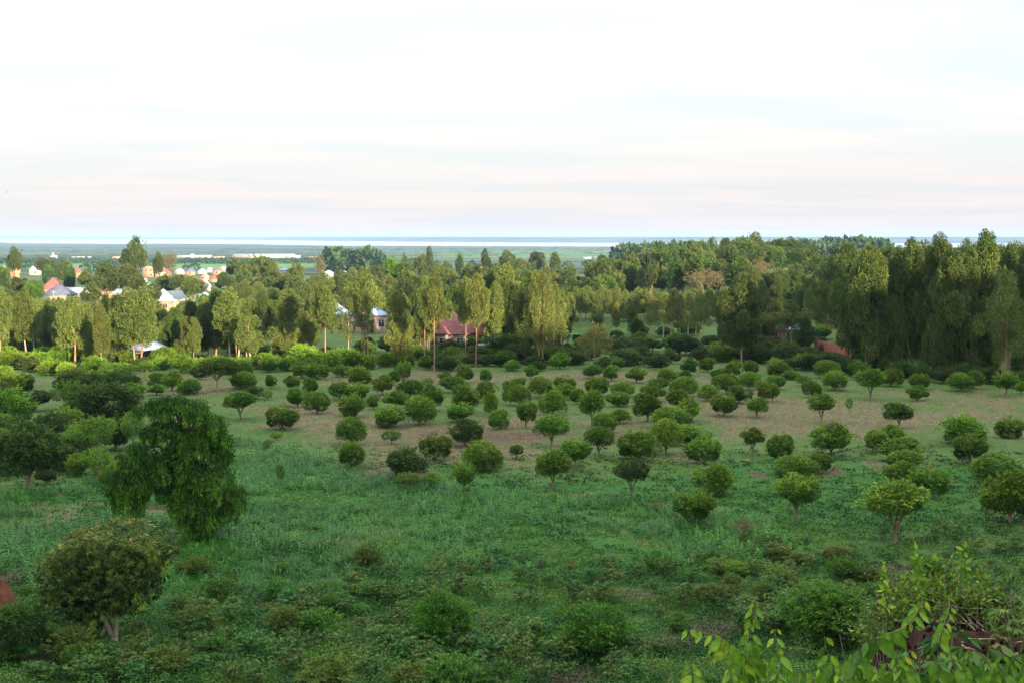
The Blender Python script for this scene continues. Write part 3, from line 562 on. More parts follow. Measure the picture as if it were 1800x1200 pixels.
for i in range(86):
    px = rgb.uniform(-10, 1810); base = rgb.uniform(632, 652)+(px > 1350)*16; w = rgb.uniform(26, 50); h = w*rgb.uniform(.5, .7)
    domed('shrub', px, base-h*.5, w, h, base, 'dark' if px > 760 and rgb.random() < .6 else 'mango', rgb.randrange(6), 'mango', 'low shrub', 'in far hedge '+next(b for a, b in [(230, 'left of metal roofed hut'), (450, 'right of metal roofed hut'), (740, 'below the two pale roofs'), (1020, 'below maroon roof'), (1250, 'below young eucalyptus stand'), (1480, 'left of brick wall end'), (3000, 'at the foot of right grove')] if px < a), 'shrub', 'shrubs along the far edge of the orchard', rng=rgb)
for i in range(120):
    px = rgb.uniform(-10, 1500); base = rgb.uniform(588, 626)
    if 750 < px < 850 or 560 < px < 690: base = rgb.uniform(618, 630); w = rgb.uniform(22, 46); h = w*rgb.uniform(.5, .8)
    domed('shrub', px, base-h*.5, w, h, base, rgb.choice(['dark', 'broad', 'mango']), rgb.randrange(5), 'mango', 'undergrowth bush', 'among eucalyptus stems '+next(b for a, b in [(230, 'left of metal roofed hut'), (450, 'right of metal roofed hut'), (590, 'below left pale roof'), (740, 'below right pale roof'), (850, 'by the maroon roof'), (1020, 'left of yellowing tree'), (1250, 'right of yellowing tree'), (3000, 'left of brick wall')] if px < a), 'shrub', 'undergrowth behind the orchard', rng=rgb)
for i in range(34):
    px = rgb.uniform(-10, 240); base = rgb.uniform(690, 868); w = rgb.uniform(36, 70); h = w*rgb.uniform(.5, .8)
    domed('bush', px, base-h*.5, w, h, base, rgb.choice(['dark', 'broad', 'mango', 'mango', 'loose']), rgb.randrange(5), 'mango', rgb.choice(['leafy bush', 'rounded bush']), 'in left thicket '+('above the dark wide tree' if base < 770 else 'around the dark wide tree'), 'bush', 'thicket on the left side', rng=rgb)
# named, one of a kind trees
g_ = 'broadleaf trees on the left of the field'
def one(name, px, py, w, h, base, kind, tr, label, vi=0, cat='tree', group=None, **k):
    r = domed(name, px, py, w, h, base, kind, vi, tr, group=group, cat=cat, rng=rgb, **k); r['label'] = label; return r
one('flat_crowned_tree', 382, 645, 68, 34, 686, 'mango', 'umbrella', 'flat crowned tree on a pale forked trunk, left of the orchard', 3)
one('yellowing_tree', 1046, 600, 76, 64, 646, 'yellowtree', 'pale', 'yellowing thin tree with two pale trunks at the far orchard edge', 0)
one('large_round_bush', 184, 712, 106, 74, 752, 'dark', 'mango', 'large dark round bush above the drooping tree, on its left', 1, cat='bush')
one('leaning_mango_tree', 48, 795, 118, 92, 866, 'dark', 'mango', 'dark wide tree with bare ruddy trunk at the left edge of the maize', 2)
one('broadleaf_tree', 12, 718, 100, 64, 752, 'mango', 'pale', 'green tree cut by the left photo edge, above the dark wide tree', 4)
one('broadleaf_tree', 165, 762, 84, 56, 812, 'loose', 'mango', 'airy light green tree between large dark bush and wide dark tree', 0)
one('broadleaf_tree', 168, 812, 56, 44, 842, 'loose', 'mango', 'low light green bush tree just left of the drooping tree', 1)
one('broadleaf_tree', 95, 745, 70, 40, 782, 'dark', 'mango', 'dark green bushy tree between the left edge and large dark bush', 0)
one('broadleaf_tree', 120, 735, 50, 36, 770, 'mango', 'mango', 'small green tree tucked below the large dark bush', 2)
one('broadleaf_tree', 60, 700, 60, 26, 722, 'dark', 'mango', 'low bluish green thicket tree left of the large dark bush', 2)
one('scrub_bush', 235, 750, 40, 50, 790, 'loose', 'mango', 'thin scrubby bush between large dark bush and drooping tree', 1, cat='bush')
one('near_bush', 775, 1100, 104, 105, 1150, 'near', 'mango', 'dark near bush with bright shoots, bottom centre left', 0, cat='bush')
one('near_bush', 1050, 1112, 130, 88, 1160, 'near', 'mango', 'bright green near bush, bottom centre', 5, cat='bush')
one('near_bush', 1448, 1088, 150, 116, 1156, 'near', 'mango', 'dense round near bush behind the vine leaves, bottom right', 1, cat='bush')
one('near_bush', 30, 1104, 96, 84, 1165, 'dark', 'mango', 'dark olive bush at the bottom left corner under the near mango', 1, cat='bush')
one('small_tree', 1305, 925, 50, 26, 950, 'browntree', 'mango', 'little tree with rusty brown thin crown in front of the orchard', 0)
one('small_tree', 1155, 890, 34, 14, 900, 'browntree', 'mango', 'tiny rusty brown sapling in the grass in front of the orchard', 0)
one('small_bush', 1290, 1000, 50, 26, 1015, 'loose', 'mango', 'small olive bush in the weeds, left of the orchard front', 0, cat='bush')
one('small_bush', 1370, 970, 46, 26, 985, 'olive', 'mango', 'small dark bush below the front orchard trees', 0, cat='bush')
one('small_bush', 1470, 975, 50, 30, 992, 'olive', 'mango', 'yellow green bush right of the small dark bush', 1, cat='bush')

# the near mango, low and broad with drooping leaf sprays
def near_mango():
    rng = np.random.default_rng(31); base = gp(203, 1136); s = base[1]/F_PX
    r = empty('old_mango_tree', base, 'tree'); r['label'] = 'broad low mango with olive crown and forked pale trunk, bottom left'
    def P(px, py, dy=0): return np.array([(px-203)*s, dy, (1136-py)*s*1.03])
    tb = MB()
    tube(tb, [P(205, 1145), P(203, 1120), P(204, 1098), P(206, 1070), P(210, 1040)], [.17, .14, .12, .11, .08], 8)
    tube(tb, [P(201, 1140), P(198, 1118), P(190, 1100), P(184, 1085), P(170, 1050)], [.15, .13, .12, .11, .07], 8)
    tube(tb, [P(178, 1115, -.1), P(184, 1105, -.1), P(187, 1088), P(182, 1075)], [.05, .09, .09, .05], 6)
    for e in [(110, 1010, -.8), (140, 985, 1.0), (250, 990, -.9), (290, 1000, .5), (230, 960, 1.3), (170, 965, -1.2), (90, 1040, .4)]:
        tube(tb, [P(195, 1080), P((195+e[0])/2, (1075+e[1])/2+5, e[2]*.4), P(*e)], [.09, .06, .02], 5)
    obj('trunk', tb.mesh('trunk', [M['palebark']], True), r)
    cb_ = MB(); lumps = []
    for px, py, q in [(105, 985, 34), (130, 960, 30), (165, 955, 32), (205, 952, 34), (245, 955, 32), (280, 962, 30), (300, 975, 22), (95, 1015, 30), (125, 1005, 36), (165, 1000, 40), (210, 1000, 42), (250, 1000, 36), (282, 1000, 26), (105, 1045, 28),
                      (135, 1045, 32), (170, 1045, 34), (215, 1040, 30), (250, 1035, 26), (115, 1070, 20), (150, 1068, 22), (80, 1000, 18), (222, 1062, 16), (272, 1030, 18), (185, 1072, 12)]:
        for dy in ([-.95, 0, .95] if q > 24 else [0]): lumps.append((P(px+rng.normal()*5, py+rng.normal()*4, dy*(1.4+.4*rng.random())), q*s*rng.uniform(.75, 1.1)))
    ctr_ = P(194, 1008); lumps = [(ctr_+(a-ctr_)*.93, b) for a, b in lumps]
    for cc, rr in lumps:      # sprays: rosettes of long leaves hanging from shoot tips
        m = int(60*(rr/.9)**2)+12; d = sph(rng, m); d[:, 2] += .2; d = unit(d); tips = cc+d*rr*(1-.3*rng.random(m)[:, None]**2); br0 = .30
        for t_, dd in zip(tips, d):
            br = np.clip(rng.normal(.15+.36*dd[2]+.10*(cc[2]-3), .15), .0, .9); k = 13; a = rng.random(k)*6.28; D = np.stack([np.cos(a)*.75, np.sin(a)*.75, -np.ones(k)*rng.uniform(.15, 1.1)], 1)+dd*.5  # br: lit crown top and dark underside put into the leaf colour
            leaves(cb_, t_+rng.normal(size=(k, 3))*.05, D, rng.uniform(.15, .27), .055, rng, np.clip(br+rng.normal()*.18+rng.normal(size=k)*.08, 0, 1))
    yb = cb_
    for px, py in [(190, 1062), (215, 1058), (180, 1075), (222, 1042), (110, 1040), (290, 960), (310, 985), (265, 1045), (255, 1025), (120, 985), (280, 945), (100, 1058)]:
        for _ in range(4):
            k = 14; a = rng.random(k)*6.28; D = np.stack([np.cos(a)*.6, np.sin(a)*.6, -np.ones(k)], 1)
            leaves(yb, P(px+rng.normal()*5, py+rng.normal()*5, -1.7+rng.random()*.4)+rng.normal(size=(k, 3))*.05, D, .26, .055, rng, rng.uniform(.6, 1, k), m=1)
    obj('crown', cb_.mesh('crown', [M['mango_olive'], M['mango']]), r)
near_mango()
# the drooping tree: tassels of leaves hanging from arching boughs
def weeping():
    rng = np.random.default_rng(33); base = gp(350, 950); s = base[1]/F_PX
    r = empty('weeping_tree', base, 'tree'); r['label'] = 'tall dark drooping tree hung with leafy tassels, left of the maize'
    def P(px, py, dy=0): return np.array([(px-350)*s, dy, (950-py)*s*1.04])
    tb = MB()
    tube(tb, [P(350, 962), P(347, 900), P(335, 830), P(325, 760), P(315, 705)], [.28, .24, .2, .13, .05], 8)
    boughs = [(300, 700), (265, 705), (365, 715), (390, 760), (405, 820), (250, 760), (225, 790), (205, 830), (400, 870), (320, 740), (345, 800)]
    for bx, by in boughs:
        dy = rng.uniform(-1.4, 1.4); m_ = P((bx+335)/2, min(by+10, 800)-12, dy*.5)
        tube(tb, [P(335, max(by+40, 780)), m_, P(bx, by, dy)], [.12, .08, .03], 5)
    obj('trunk', tb.mesh('trunk', [M['darkbark']], True), r)
    cb_ = MB()
    L = [(262, 715, 24, 24), (290, 705, 20, 36), (320, 705, 24, 40), (350, 712, 24, 42), (375, 735, 22, 46), (385, 765, 24, 50), (300, 745, 30, 40), (340, 760, 34, 46), (270, 755, 20, 26), (250, 782, 20, 44), (226, 806, 18, 50),
         (206, 830, 18, 46), (232, 850, 24, 46), (262, 820, 26, 50), (300, 805, 30, 56), (340, 815, 32, 60), (380, 825, 30, 56), (408, 855, 22, 50), (325, 862, 20, 40), (375, 880, 34, 50), (345, 900, 26, 40), (405, 885, 18, 34), (218, 860, 10, 50),
         (240, 868, 9, 46), (255, 850, 9, 36), (286, 850, 8, 34), (362, 915, 24, 26), (395, 790, 16, 40), (200, 860, 9, 30), (350, 925, 20, 18), (300, 850, 20, 44), (312, 878, 16, 40), (328, 905, 14, 26), (248, 820, 22, 56), (222, 835, 18, 66), (262, 800, 26, 50), (320, 780, 30, 50), (275, 835, 16, 34), (350, 860, 26, 50), (200, 845, 12, 62), (235, 860, 14, 50)]
    for px, py, q, hang in L:
        nT = int(q*q/26*1.05)+6
        lv = rng.normal()*.06
        for _ in range(nT):
            a = rng.random()*6.28; e = math.sqrt(rng.random()); dy = math.sin(a)*q*e*1.35*s
            p0 = P(px+math.cos(a)*q*e, py+(e*e)*q*.30-rng.random()*q*.4, dy); hl = hang*s*rng.uniform(.35, 1.0)
            n = int(26+hl*52); t = rng.random(n)**.85; w = .17*(1-.7*t)+.02; lt = rng.normal()*.16
            o_ = rng.normal(size=(n, 3))*w[:, None]; o_[:, 2] *= .3
            out = np.array([math.cos(a)*e*.25, math.sin(a)*e*.3, 0])
            Q = p0+np.array([0, 0, -1.])*(hl*t)[:, None]+out*np.sqrt(t)[:, None]*hl*.3+o_
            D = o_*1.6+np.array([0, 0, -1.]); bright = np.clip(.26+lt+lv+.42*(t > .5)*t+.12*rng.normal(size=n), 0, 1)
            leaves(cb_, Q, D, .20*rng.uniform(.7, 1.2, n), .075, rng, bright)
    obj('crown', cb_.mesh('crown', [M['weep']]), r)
    # fallen litter and a low tuft at its foot are part of the grass
weeping()

# ------------------------------------------------------------------ eucalyptus and the woods
EU = {}
def add_eu(kind, *v): EU.setdefault(kind, []).extend(v)
add_eu('slim', *[euc(300+i, M['euc'], M['redbark' if i % 2 else 'palebark'], nc=22, start=.36, R=2.5, rc=(.55, 1.35), per=420, shape=['oval', 'top', 'oval', 'top'][i]) for i in range(4)])
add_eu('twin', *[euc(310+i, M['euc'], M['palebark' if i else 'redbark'], two=True if i == 0 else 3, nc=30, start=.34, R=2.4, rc=(.55, 1.3), per=400) for i in range(3)])
add_eu('airy', *[euc(320+i, M['euc'], M['palebark'], nc=14, start=.42, R=2.5, sparse=.6, rc=(.7, 1.2), shape='top') for i in range(2)])
add_eu('low', *[euc(330+i, M['euc'], M['redbark'], nc=28, start=.18, R=2.6, shape='cone', rc=(.55, 1.35), per=400) for i in range(2)])
add_eu('big', *[euc(340+i, M['euc_dark'], M['redbark'], nc=32, start=.28, R=3.6, rc=(.7, 1.65), per=480, L=.36, Wd=.13) for i in range(4)])
add_eu('dense', *[euc(350+i, M['euc_dark'], M['redbark'], nc=26, start=.10, R=3.0, rc=(.9, 1.6), per=480, shape='cone', L=.36, Wd=.13) for i in range(2)])
add_eu('high', *[euc(370+i, M['euc'], M['redbark'], nc=19, start=.58, R=2.9, rc=(.6, 1.4), per=420) for i in range(3)])
add_eu('tall_airy', *[euc(360, M['euc'], M['redbark'], nc=30, start=.30, R=3.2, rc=(.7, 1.3), sparse=.9, L=.34, Wd=.11, two=True)])
def eu(kind, px, top, base=None, w=44, D=None, rng=None, desc='', zone='', group=None, vi=None, name='eucalyptus_tree'):
    if D is None: x, y, z = gp(px, base)
    else: x = xat(px, D, -24); y = D; z = float(T(x, y))
    H = zat(top, y)-z; H = max(H, 4.0); L = EU[kind]; vi = rng.randrange(len(L)) if vi is None else vi; tm, cm = L[vi % len(L)]
    r = empty(name, (x, y, z), 'tree', group, rng.uniform(0, 6.28)); nat = {'high': 6.2, 'slim': 5.6, 'twin': 6.4, 'airy': 5.6, 'low': 6.0, 'big': 7.6, 'dense': 7.4, 'tall_airy': 7.6}[kind]
    sw = w*(1.25 if kind == 'big' and px > 1470 else 1.06)*y/F_PX/nat*rng.uniform(.92, 1.12); obj('trunk', tm, r).scale = (sw, sw, H/16.5); obj('crown', cm, r).scale = (sw, sw, H/16.5)
    if zone: reg(r, desc, zone, px)
    return r
re_ = random.Random(12)
FE = [  # px, top, base, width, kind
 (2, 500, 640, 46, 'slim'), (20, 512, 622, 40, 'low'), (45, 500, 632, 44, 'slim'), (60, 520, 628, 34, 'airy'), (98, 522, 612, 34, 'big'), (113, 515, 632, 52, 'low'), (133, 512, 643, 50, 'slim'), (163, 528, 640, 42, 'low'), (178, 532, 648, 34, 'slim'), (207, 512, 642, 52, 'twin'), (243, 496, 645, 66, 'twin'),
 (262, 530, 636, 34, 'airy'), (300, 545, 632, 40, 'slim'), (322, 552, 636, 26, 'low'), (340, 552, 638, 26, 'slim'), (355, 535, 625, 34, 'big'), (385, 506, 632, 50, 'big'), (405, 503, 636, 48, 'slim'), (440, 548, 642, 46, 'twin'), (432, 530, 620, 30, 'slim'), (465, 515, 618, 34, 'big'), (498, 502, 636, 52, 'low'), (515, 545, 630, 36, 'slim'),
 (538, 540, 628, 34, 'low'), (572, 498, 645, 52, 'high'), (612, 515, 640, 30, 'airy'), (640, 466, 628, 60, 'high'), (648, 500, 632, 34, 'airy'), (636, 505, 626, 30, 'high'), (700, 500, 640, 42, 'low'), (704, 530, 636, 36, 'low'), (712, 560, 640, 26, 'airy'), (746, 480, 648, 40, 'high'), (763, 474, 656, 44, 'high'), (738, 530, 632, 30, 'slim'),
 (800, 492, 598, 40, 'big'), (818, 478, 640, 30, 'high'), (836, 474, 645, 36, 'high'), (866, 466, 612, 44, 'big'), (888, 460, 618, 52, 'slim'), (905, 498, 622, 34, 'big'), (932, 468, 640, 52, 'big'), (952, 462, 646, 56, 'tall_airy'), (968, 520, 632, 36, 'airy'), (985, 505, 610, 44, 'slim')]
for px, top, base, w, k in FE:
    zone = 'in front line left of metal roofed hut' if px < 230 else 'in front line between hut and pale roofs' if px < 560 else 'in front line before the pale roofs' if px < 720 else 'in front line around the maroon roof'
    d_ = {'slim': 'slender sunlit eucalyptus', 'low': 'low leafy eucalyptus', 'twin': 'several stemmed eucalyptus', 'airy': 'thin bare stemmed eucalyptus', 'big': 'full dark eucalyptus', 'tall_airy': 'tall ruddy stemmed eucalyptus', 'high': 'high crowned bare stemmed eucalyptus'}[k]
    eu(k, px, top, base, w, rng=re_, desc=d_, zone=zone, group='eucalyptus trees in the line before the village')
ME = [(1085, 530, 592, 18, 'slim'), (1112, 528, 588, 26, 'low'), (1052, 545, 590, 26, 'low'), (1150, 525, 592, 26, 'airy'), (1165, 512, 594, 34, 'airy'), (1180, 515, 598, 30, 'airy'), (1195, 512, 600, 34, 'airy'), (1208, 508, 604, 34, 'airy'), (1222, 510, 602, 30, 'airy'), (1236, 515, 596, 28, 'airy'), (1145, 535, 590, 26, 'airy')]
for px, top, base, w, k in ME:
    eu(k, px, top, base, w, rng=re_, desc='young pale stemmed eucalyptus', zone='in the small stand right of the yellowing tree', group='young eucalyptus stand')
for i, px in enumerate(range(975, 1330, 11)):
    top = 504+re_.uniform(-5, 10)+(px-975)*.0; eu(re_.choice(['slim', 'slim', 'low']), px+re_.uniform(-4, 4), top, None, 26+re_.uniform(-3, 8), D=re_.uniform(345, 385), rng=re_, desc='sunlit eucalyptus', zone='in the even row behind the yellowing tree', group='even row of eucalyptus at mid distance')
RE = [(1278, 508, 612, 44, 'big'), (1304, 476, 640, 62, 'big'), (1290, 505, 628, 50, 'big'), (1335, 545, 618, 44, 'dense'), (1362, 530, 622, 56, 'high'), (1392, 525, 625, 60, 'high'), (1414, 548, 618, 40, 'dense'), (1345, 520, 600, 40, 'big'), (1420, 504, 582, 26, 'slim'), (1444, 500, 582, 36, 'low'), (1334, 482, 575, 24, 'slim'),
      (1495, 480, 652, 46, 'big'), (1520, 418, 656, 68, 'big'), (1545, 440, 640, 50, 'big'), (1572, 430, 650, 54, 'big'), (1598, 414, 640, 40, 'big'), (1620, 430, 648, 46, 'big'), (1650, 404, 655, 62, 'big'), (1672, 430, 662, 56, 'big'), (1693, 414, 648, 40, 'big'), (1728, 400, 655, 52, 'big'), (1745, 425, 640, 50, 'big'),
      (1772, 416, 650, 50, 'big'), (1800, 412, 655, 50, 'big'), (1825, 420, 660, 50, 'big'), (1762, 462, 676, 76, 'tall_airy'), (1702, 448, 660, 44, 'big'), (1560, 510, 655, 46, 'dense'), (1584, 540, 658, 38, 'dense'), (1612, 505, 655, 40, 'dense'), (1636, 545, 662, 36, 'dense'), (1652, 540, 664, 34, 'dense'), (1680, 530, 662, 40, 'dense'),
      (1716, 560, 668, 44, 'dense'), (1795, 520, 672, 44, 'dense'), (1740, 540, 668, 34, 'dense'), (1508, 560, 650, 26, 'dense')]
for px, top, base, w, k in RE:
    zone = 'in the dark clump hiding the blue roof' if px < 1460 else 'in the tall right grove' if k != 'dense' else 'among lower growth of the right grove'
    eu(k, px, top, base, w, rng=re_, desc={'big': 'tall full eucalyptus', 'dense': 'dark low leafed eucalyptus', 'slim': 'small sunlit eucalyptus', 'low': 'small sunlit leafy eucalyptus', 'tall_airy': 'tall yellow green ruddy stemmed eucalyptus', 'high': 'high crowned dark eucalyptus'}[k], zone=zone, group='eucalyptus trees of the right grove')
# second line close behind the first
for i in range(112):
    px = -5+i*8.95+re_.uniform(-4, 4); top = np.interp(px, [0, 150, 200, 260, 300, 350, 480, 560, 620, 700, 900, 1000], [520, 530, 520, 512, 545, 530, 510, 520, 520, 505, 485, 505])+re_.uniform(-8, 16)
    if 552 < px < 704 or 752 < px < 858: continue
    eu(re_.choice(['slim', 'big', 'low', 'slim', 'twin', 'big']), px, top, None, re_.uniform(28, 46), D=re_.uniform(250, 300), rng=re_, desc='eucalyptus', zone='in second line '+next(b for a, b in [(110, 'at the far left'), (230, 'left of metal roofed hut'), (330, 'behind metal roofed hut'), (450, 'right of metal roofed hut'), (560, 'left of pale roofs'), (740, 'before the pale roofs'), (860, 'by the maroon roof'), (3000, 'right of maroon roof')] if px < a), group='eucalyptus trees in the line before the village')
# rear of that grove, keeps it dense
for i in range(22):
    px = 1480+i*16; eu('big', px, 428+re_.uniform(-8, 14)-(px > 1600)*8, None, 56, D=re_.uniform(235, 300), rng=re_, desc='tall eucalyptus', zone='in the rear row of the right grove', group='eucalyptus trees of the right grove')

def tree_at(px, top, D, w, kind='broad', desc='', zone='', group=None, crown=.72, rng=re_, name='broadleaf_tree'):
    x = xat(px, D, -20); z = float(T(x, D)); zt = zat(top, D); H = max(zt-z, 4.0); Hc = H*crown; r = empty(name, (x, D, z), 'tree', group, rng.uniform(0, 6.28))
    Wm = w*D/F_PX; n = sum(1 for k in CROWN if k[0] == kind); c_ = obj('crown', CROWN[kind, rng.randrange(n)], r, (0, 0, H-Hc/2)); c_.scale = (Wm/1.96, Wm/1.96, Hc/1.85)
    t_ = obj('trunk', TRUNK['pale' if rng.random() < .3 else 'mango', rng.randrange(3)], r); t_.scale = (Wm*.32, Wm*.32, (H-Hc*.45)*1.0)
    if zone: reg(r, desc, zone, px)
    return r
def row(px0, px1, step, top, D, w, zone, group, kinds=('broad',), jit=8, crown=.75, desc='rounded broadleaf tree', prob=1.0, eprob=.3, ek='slim', ew=.75):
    px = px0
    while px < px1:
        if re_.random() < prob:
            t = np.interp(px, [a for a, b in top], [b for a, b in top])+re_.uniform(-jit, jit); d = re_.uniform(*D); ww = w*re_.uniform(.75, 1.3)
            if re_.random() < eprob: eu(ek, px, t-3, None, ww*ew, D=d, rng=re_, desc='feathery eucalyptus', zone=zone, group=group)
            else: tree_at(px, t, d, ww, re_.choice(kinds), desc, zone, group, crown)
        px += step*re_.uniform(.7, 1.3)
gw = 'trees of the wood between orchard and village'
row(478, 1010, 26, [(478, 520), (600, 508), (700, 500), (800, 492), (1000, 500)], (358, 392), 44, 'in nearest wood row behind front eucalyptus line', gw, jit=12, eprob=.5, ek='big', ew=.9)
row(430, 1040, 27, [(430, 500), (520, 490), (620, 488), (760, 480), (900, 474), (1040, 490)], (420, 470), 44, 'in second wood row behind front eucalyptus line', gw, jit=9, eprob=.35)
row(400, 1130, 24, [(400, 488), (430, 470), (470, 458), (500, 480), (540, 478), (590, 488), (650, 470), (700, 468), (760, 470), (860, 466), (960, 480), (1050, 486), (1130, 480)], (520, 580), 36, 'in the third wood row before the town', gw, jit=6, eprob=.25)
row(600, 1060, 20, [(600, 476), (640, 474), (760, 462), (850, 458), (950, 462), (1060, 470)], (700, 800), 26, 'in the farthest wood row, edge of the marsh', gw, jit=7, eprob=.25, prob=.9)
row(1010, 1480, 17, [(1010, 500), (1060, 480), (1110, 470), (1180, 462), (1250, 455), (1320, 470), (1400, 480), (1480, 490)], (400, 440), 40, 'on the lower slope of the wooded rise', 'trees of the wooded rise on the right', jit=9, kinds=('broad', 'broad', 'dark'), eprob=.2)
row(1040, 1480, 16, [(1040, 466), (1080, 462), (1130, 446), (1180, 436), (1240, 440), (1300, 440), (1400, 440), (1480, 470)], (470, 520), 40, 'on the upper slope of the wooded rise', 'trees of the wooded rise on the right', jit=7, kinds=('broad', 'dark'), eprob=.25, ek='big')
row(1140, 1440, 17, [(1140, 440), (1165, 428), (1195, 432), (1230, 424), (1260, 420), (1290, 424), (1320, 416), (1350, 424), (1400, 420), (1432, 432)], (560, 620), 34, 'on the crest of the wooded rise', 'trees of the wooded rise on the right', jit=3, kinds=('broad', 'broad', 'dark'), eprob=.15, ek='big')
row(1370, 1500, 17, [(1370, 500), (1500, 486)], (330, 380), 40, 'in the belt just behind the brick wall clearing', 'trees of the wooded rise on the right', jit=8, kinds=('dark', 'broad'), eprob=.6, ek='big', crown=.85)
row(1330, 1500, 18, [(1330, 490), (1500, 470)], (390, 430), 40, 'in the second belt behind the brick wall clearing', 'trees of the wooded rise on the right', jit=8, kinds=('dark', 'broad'), eprob=.5, ek='big', crown=.85)
row(1400, 1500, 15, [(1400, 462), (1500, 456)], (420, 470), 26, 'in the blue green belt left of the right grove', 'trees of the wooded rise on the right', jit=4, kinds=('dark', 'broad'), eprob=.6, ek='big')
def oneoff(px, top, D, w, kind, label, crown=.7, name='broadleaf_tree', cat='tree'):
    r = tree_at(px, top, D, w, kind, crown=crown, name=name); r['label'] = label; return r
oneoff(1240, 474, 395, 78, 'browntree', 'wide flat crowned brownish tree with pale limbs on the right rise', .55)
oneoff(1335, 458, 430, 52, 'browntree', 'bare brown tree standing among green ones on the right rise', .6)
oneoff(694, 456, 560, 52, 'bright', 'bright green rounded tree standing above the middle wood', .7)
oneoff(1328, 412, 600, 44, 'broad', 'domed olive tree standing highest on the right rise', .8)
oneoff(1060, 452, 500, 44, 'dark', 'dark spreading tree at the left end of the right rise', .6)
oneoff(1080, 462, 500, 60, 'dark', 'dark flat topped tree below the spreading one on right rise', .5)
# left: trees among the houses
for px, top, D, w, k, lb in [(25, 437, 640, 30, 'broad', 'tall thin topped tree above the orange roofs, far left'), (242, 420, 620, 34, 'broad', 'tallest open crowned tree against the marsh, left'), (226, 436, 620, 30, 'broad', 'broad tree leaning on the left of the tallest one'),
                             (278, 446, 640, 22, 'broad', 'left tree of the reddish green pair above the houses'), (300, 442, 640, 26, 'browntree', 'brownish tree standing right of its green neighbour, left village'), (190, 462, 520, 46, 'broad', 'large rounded green tree left of the storeyed house'),
                             (222, 466, 520, 50, 'broad', 'large rounded green tree beneath the tallest tree'), (205, 480, 470, 44, 'broad', 'green tree in front of the two large rounded ones'), (240, 484, 480, 36, 'broad', 'green tree beneath the storeyed orange house'),
                             (85, 468, 620, 22, 'dark', 'small dark tree right of the blue white roof'), (105, 470, 640, 22, 'broad', 'olive tree left of the pointed pair, left village'), (117, 470, 560, 12, 'dark', 'left pointed dark tree before the orange red house'), (126, 468, 560, 14, 'dark', 'right pointed dark tree before the orange red house'),
                             (150, 478, 560, 26, 'broad', 'green tree right of the orange red house'), (170, 486, 500, 34, 'broad', 'green tree behind the brown low roof'), (35, 488, 430, 40, 'broad', 'yellow green tree below the orange tiled roofs'), (60, 494, 420, 36, 'bright', 'fresh green tree left of the slate roof'),
                             (5, 470, 560, 26, 'dark', 'dark tree at the far left edge beside the orange roofs'), (290, 485, 520, 34, 'dark', 'dark tree behind the pale gabled roofs'), (312, 482, 510, 34, 'broad', 'green tree above the right pale gabled roof'),
                             (340, 488, 440, 44, 'broad', 'rounded green tree before the red and yellow roofs'), (362, 518, 400, 26, 'bright', 'bluish green tree under the pale blue shed'), (395, 480, 560, 30, 'broad', 'green tree right of the red and yellow roofs'), (412, 455, 660, 30, 'broad', 'olive tree on the town edge below the factory'),
                             (452, 450, 640, 50, 'broad', 'large olive tree below the long factory sheds'), (435, 460, 600, 40, 'broad', 'green tree left of the large olive one by the factory'), (563, 452, 640, 22, 'browntree', 'brownish tree left of the red roof cluster'), (520, 464, 600, 34, 'broad', 'green tree below the factory end'),
                             (155, 472, 700, 12, 'dark', 'lone small round tree on the green field'), (15, 508, 380, 34, 'broad', 'yellow green tree behind the front line, far left'), (75, 528, 330, 40, 'bright', 'fresh green banana like thicket tree, left'), (62, 560, 290, 40, 'broad', 'low green tree behind the left front line'),
                             (190, 540, 320, 30, 'bright', 'blue green low tree left of the metal roofed hut'), (290, 570, 290, 34, 'broad', 'low green tree right of the metal roofed hut'), (330, 530, 320, 44, 'dark', 'dark tree behind the front line, under pale roofs'), (370, 540, 310, 40, 'dark', 'dark tree deep behind the front line, left'),
                             (80, 455, 900, 40, 'broad', 'low olive tree on the field edge, far left'), (110, 458, 900, 34, 'broad', 'second low olive tree on the field edge, far left'), (755, 436, 760, 14, 'broad', 'slender tree rising above the middle wood to the marsh'), (738, 446, 760, 24, 'broad', 'olive tree beside the slender risen one'),
                             (710, 447, 800, 14, 'dark', 'grey green pointed tree left of the slender risen one'), (854, 440, 780, 18, 'broad', 'umbrella shaped tree against the marsh, middle'), (890, 442, 800, 34, 'broad', 'wide grey green tree against the marsh, middle'), (945, 443, 800, 30, 'broad', 'grey green tree against the marsh, right of middle'), (975, 446, 780, 20, 'broad', 'yellowish tree ending the marsh edge row'),
                             (808, 446, 820, 14, 'dark', 'small umbrella tree against the marsh'), (690, 450, 820, 12, 'dark', 'small pointed tree right of the dark wood island'),
                             (160, 500, 400, 36, 'broad', 'green tree between the grey roof and brown roof'), (455, 490, 470, 40, 'broad', 'green tree filling the wood left of the pale roofs'), (480, 478, 520, 40, 'broad', 'tall green tree in the wood under the factory'), (420, 500, 430, 40, 'broad', 'green tree right of the village end'), (270, 500, 420, 30, 'broad', 'green tree left of the pale gabled roofs')]:
    oneoff(px, top, D, w, k, lb, .62 if k != 'dark' else .85)

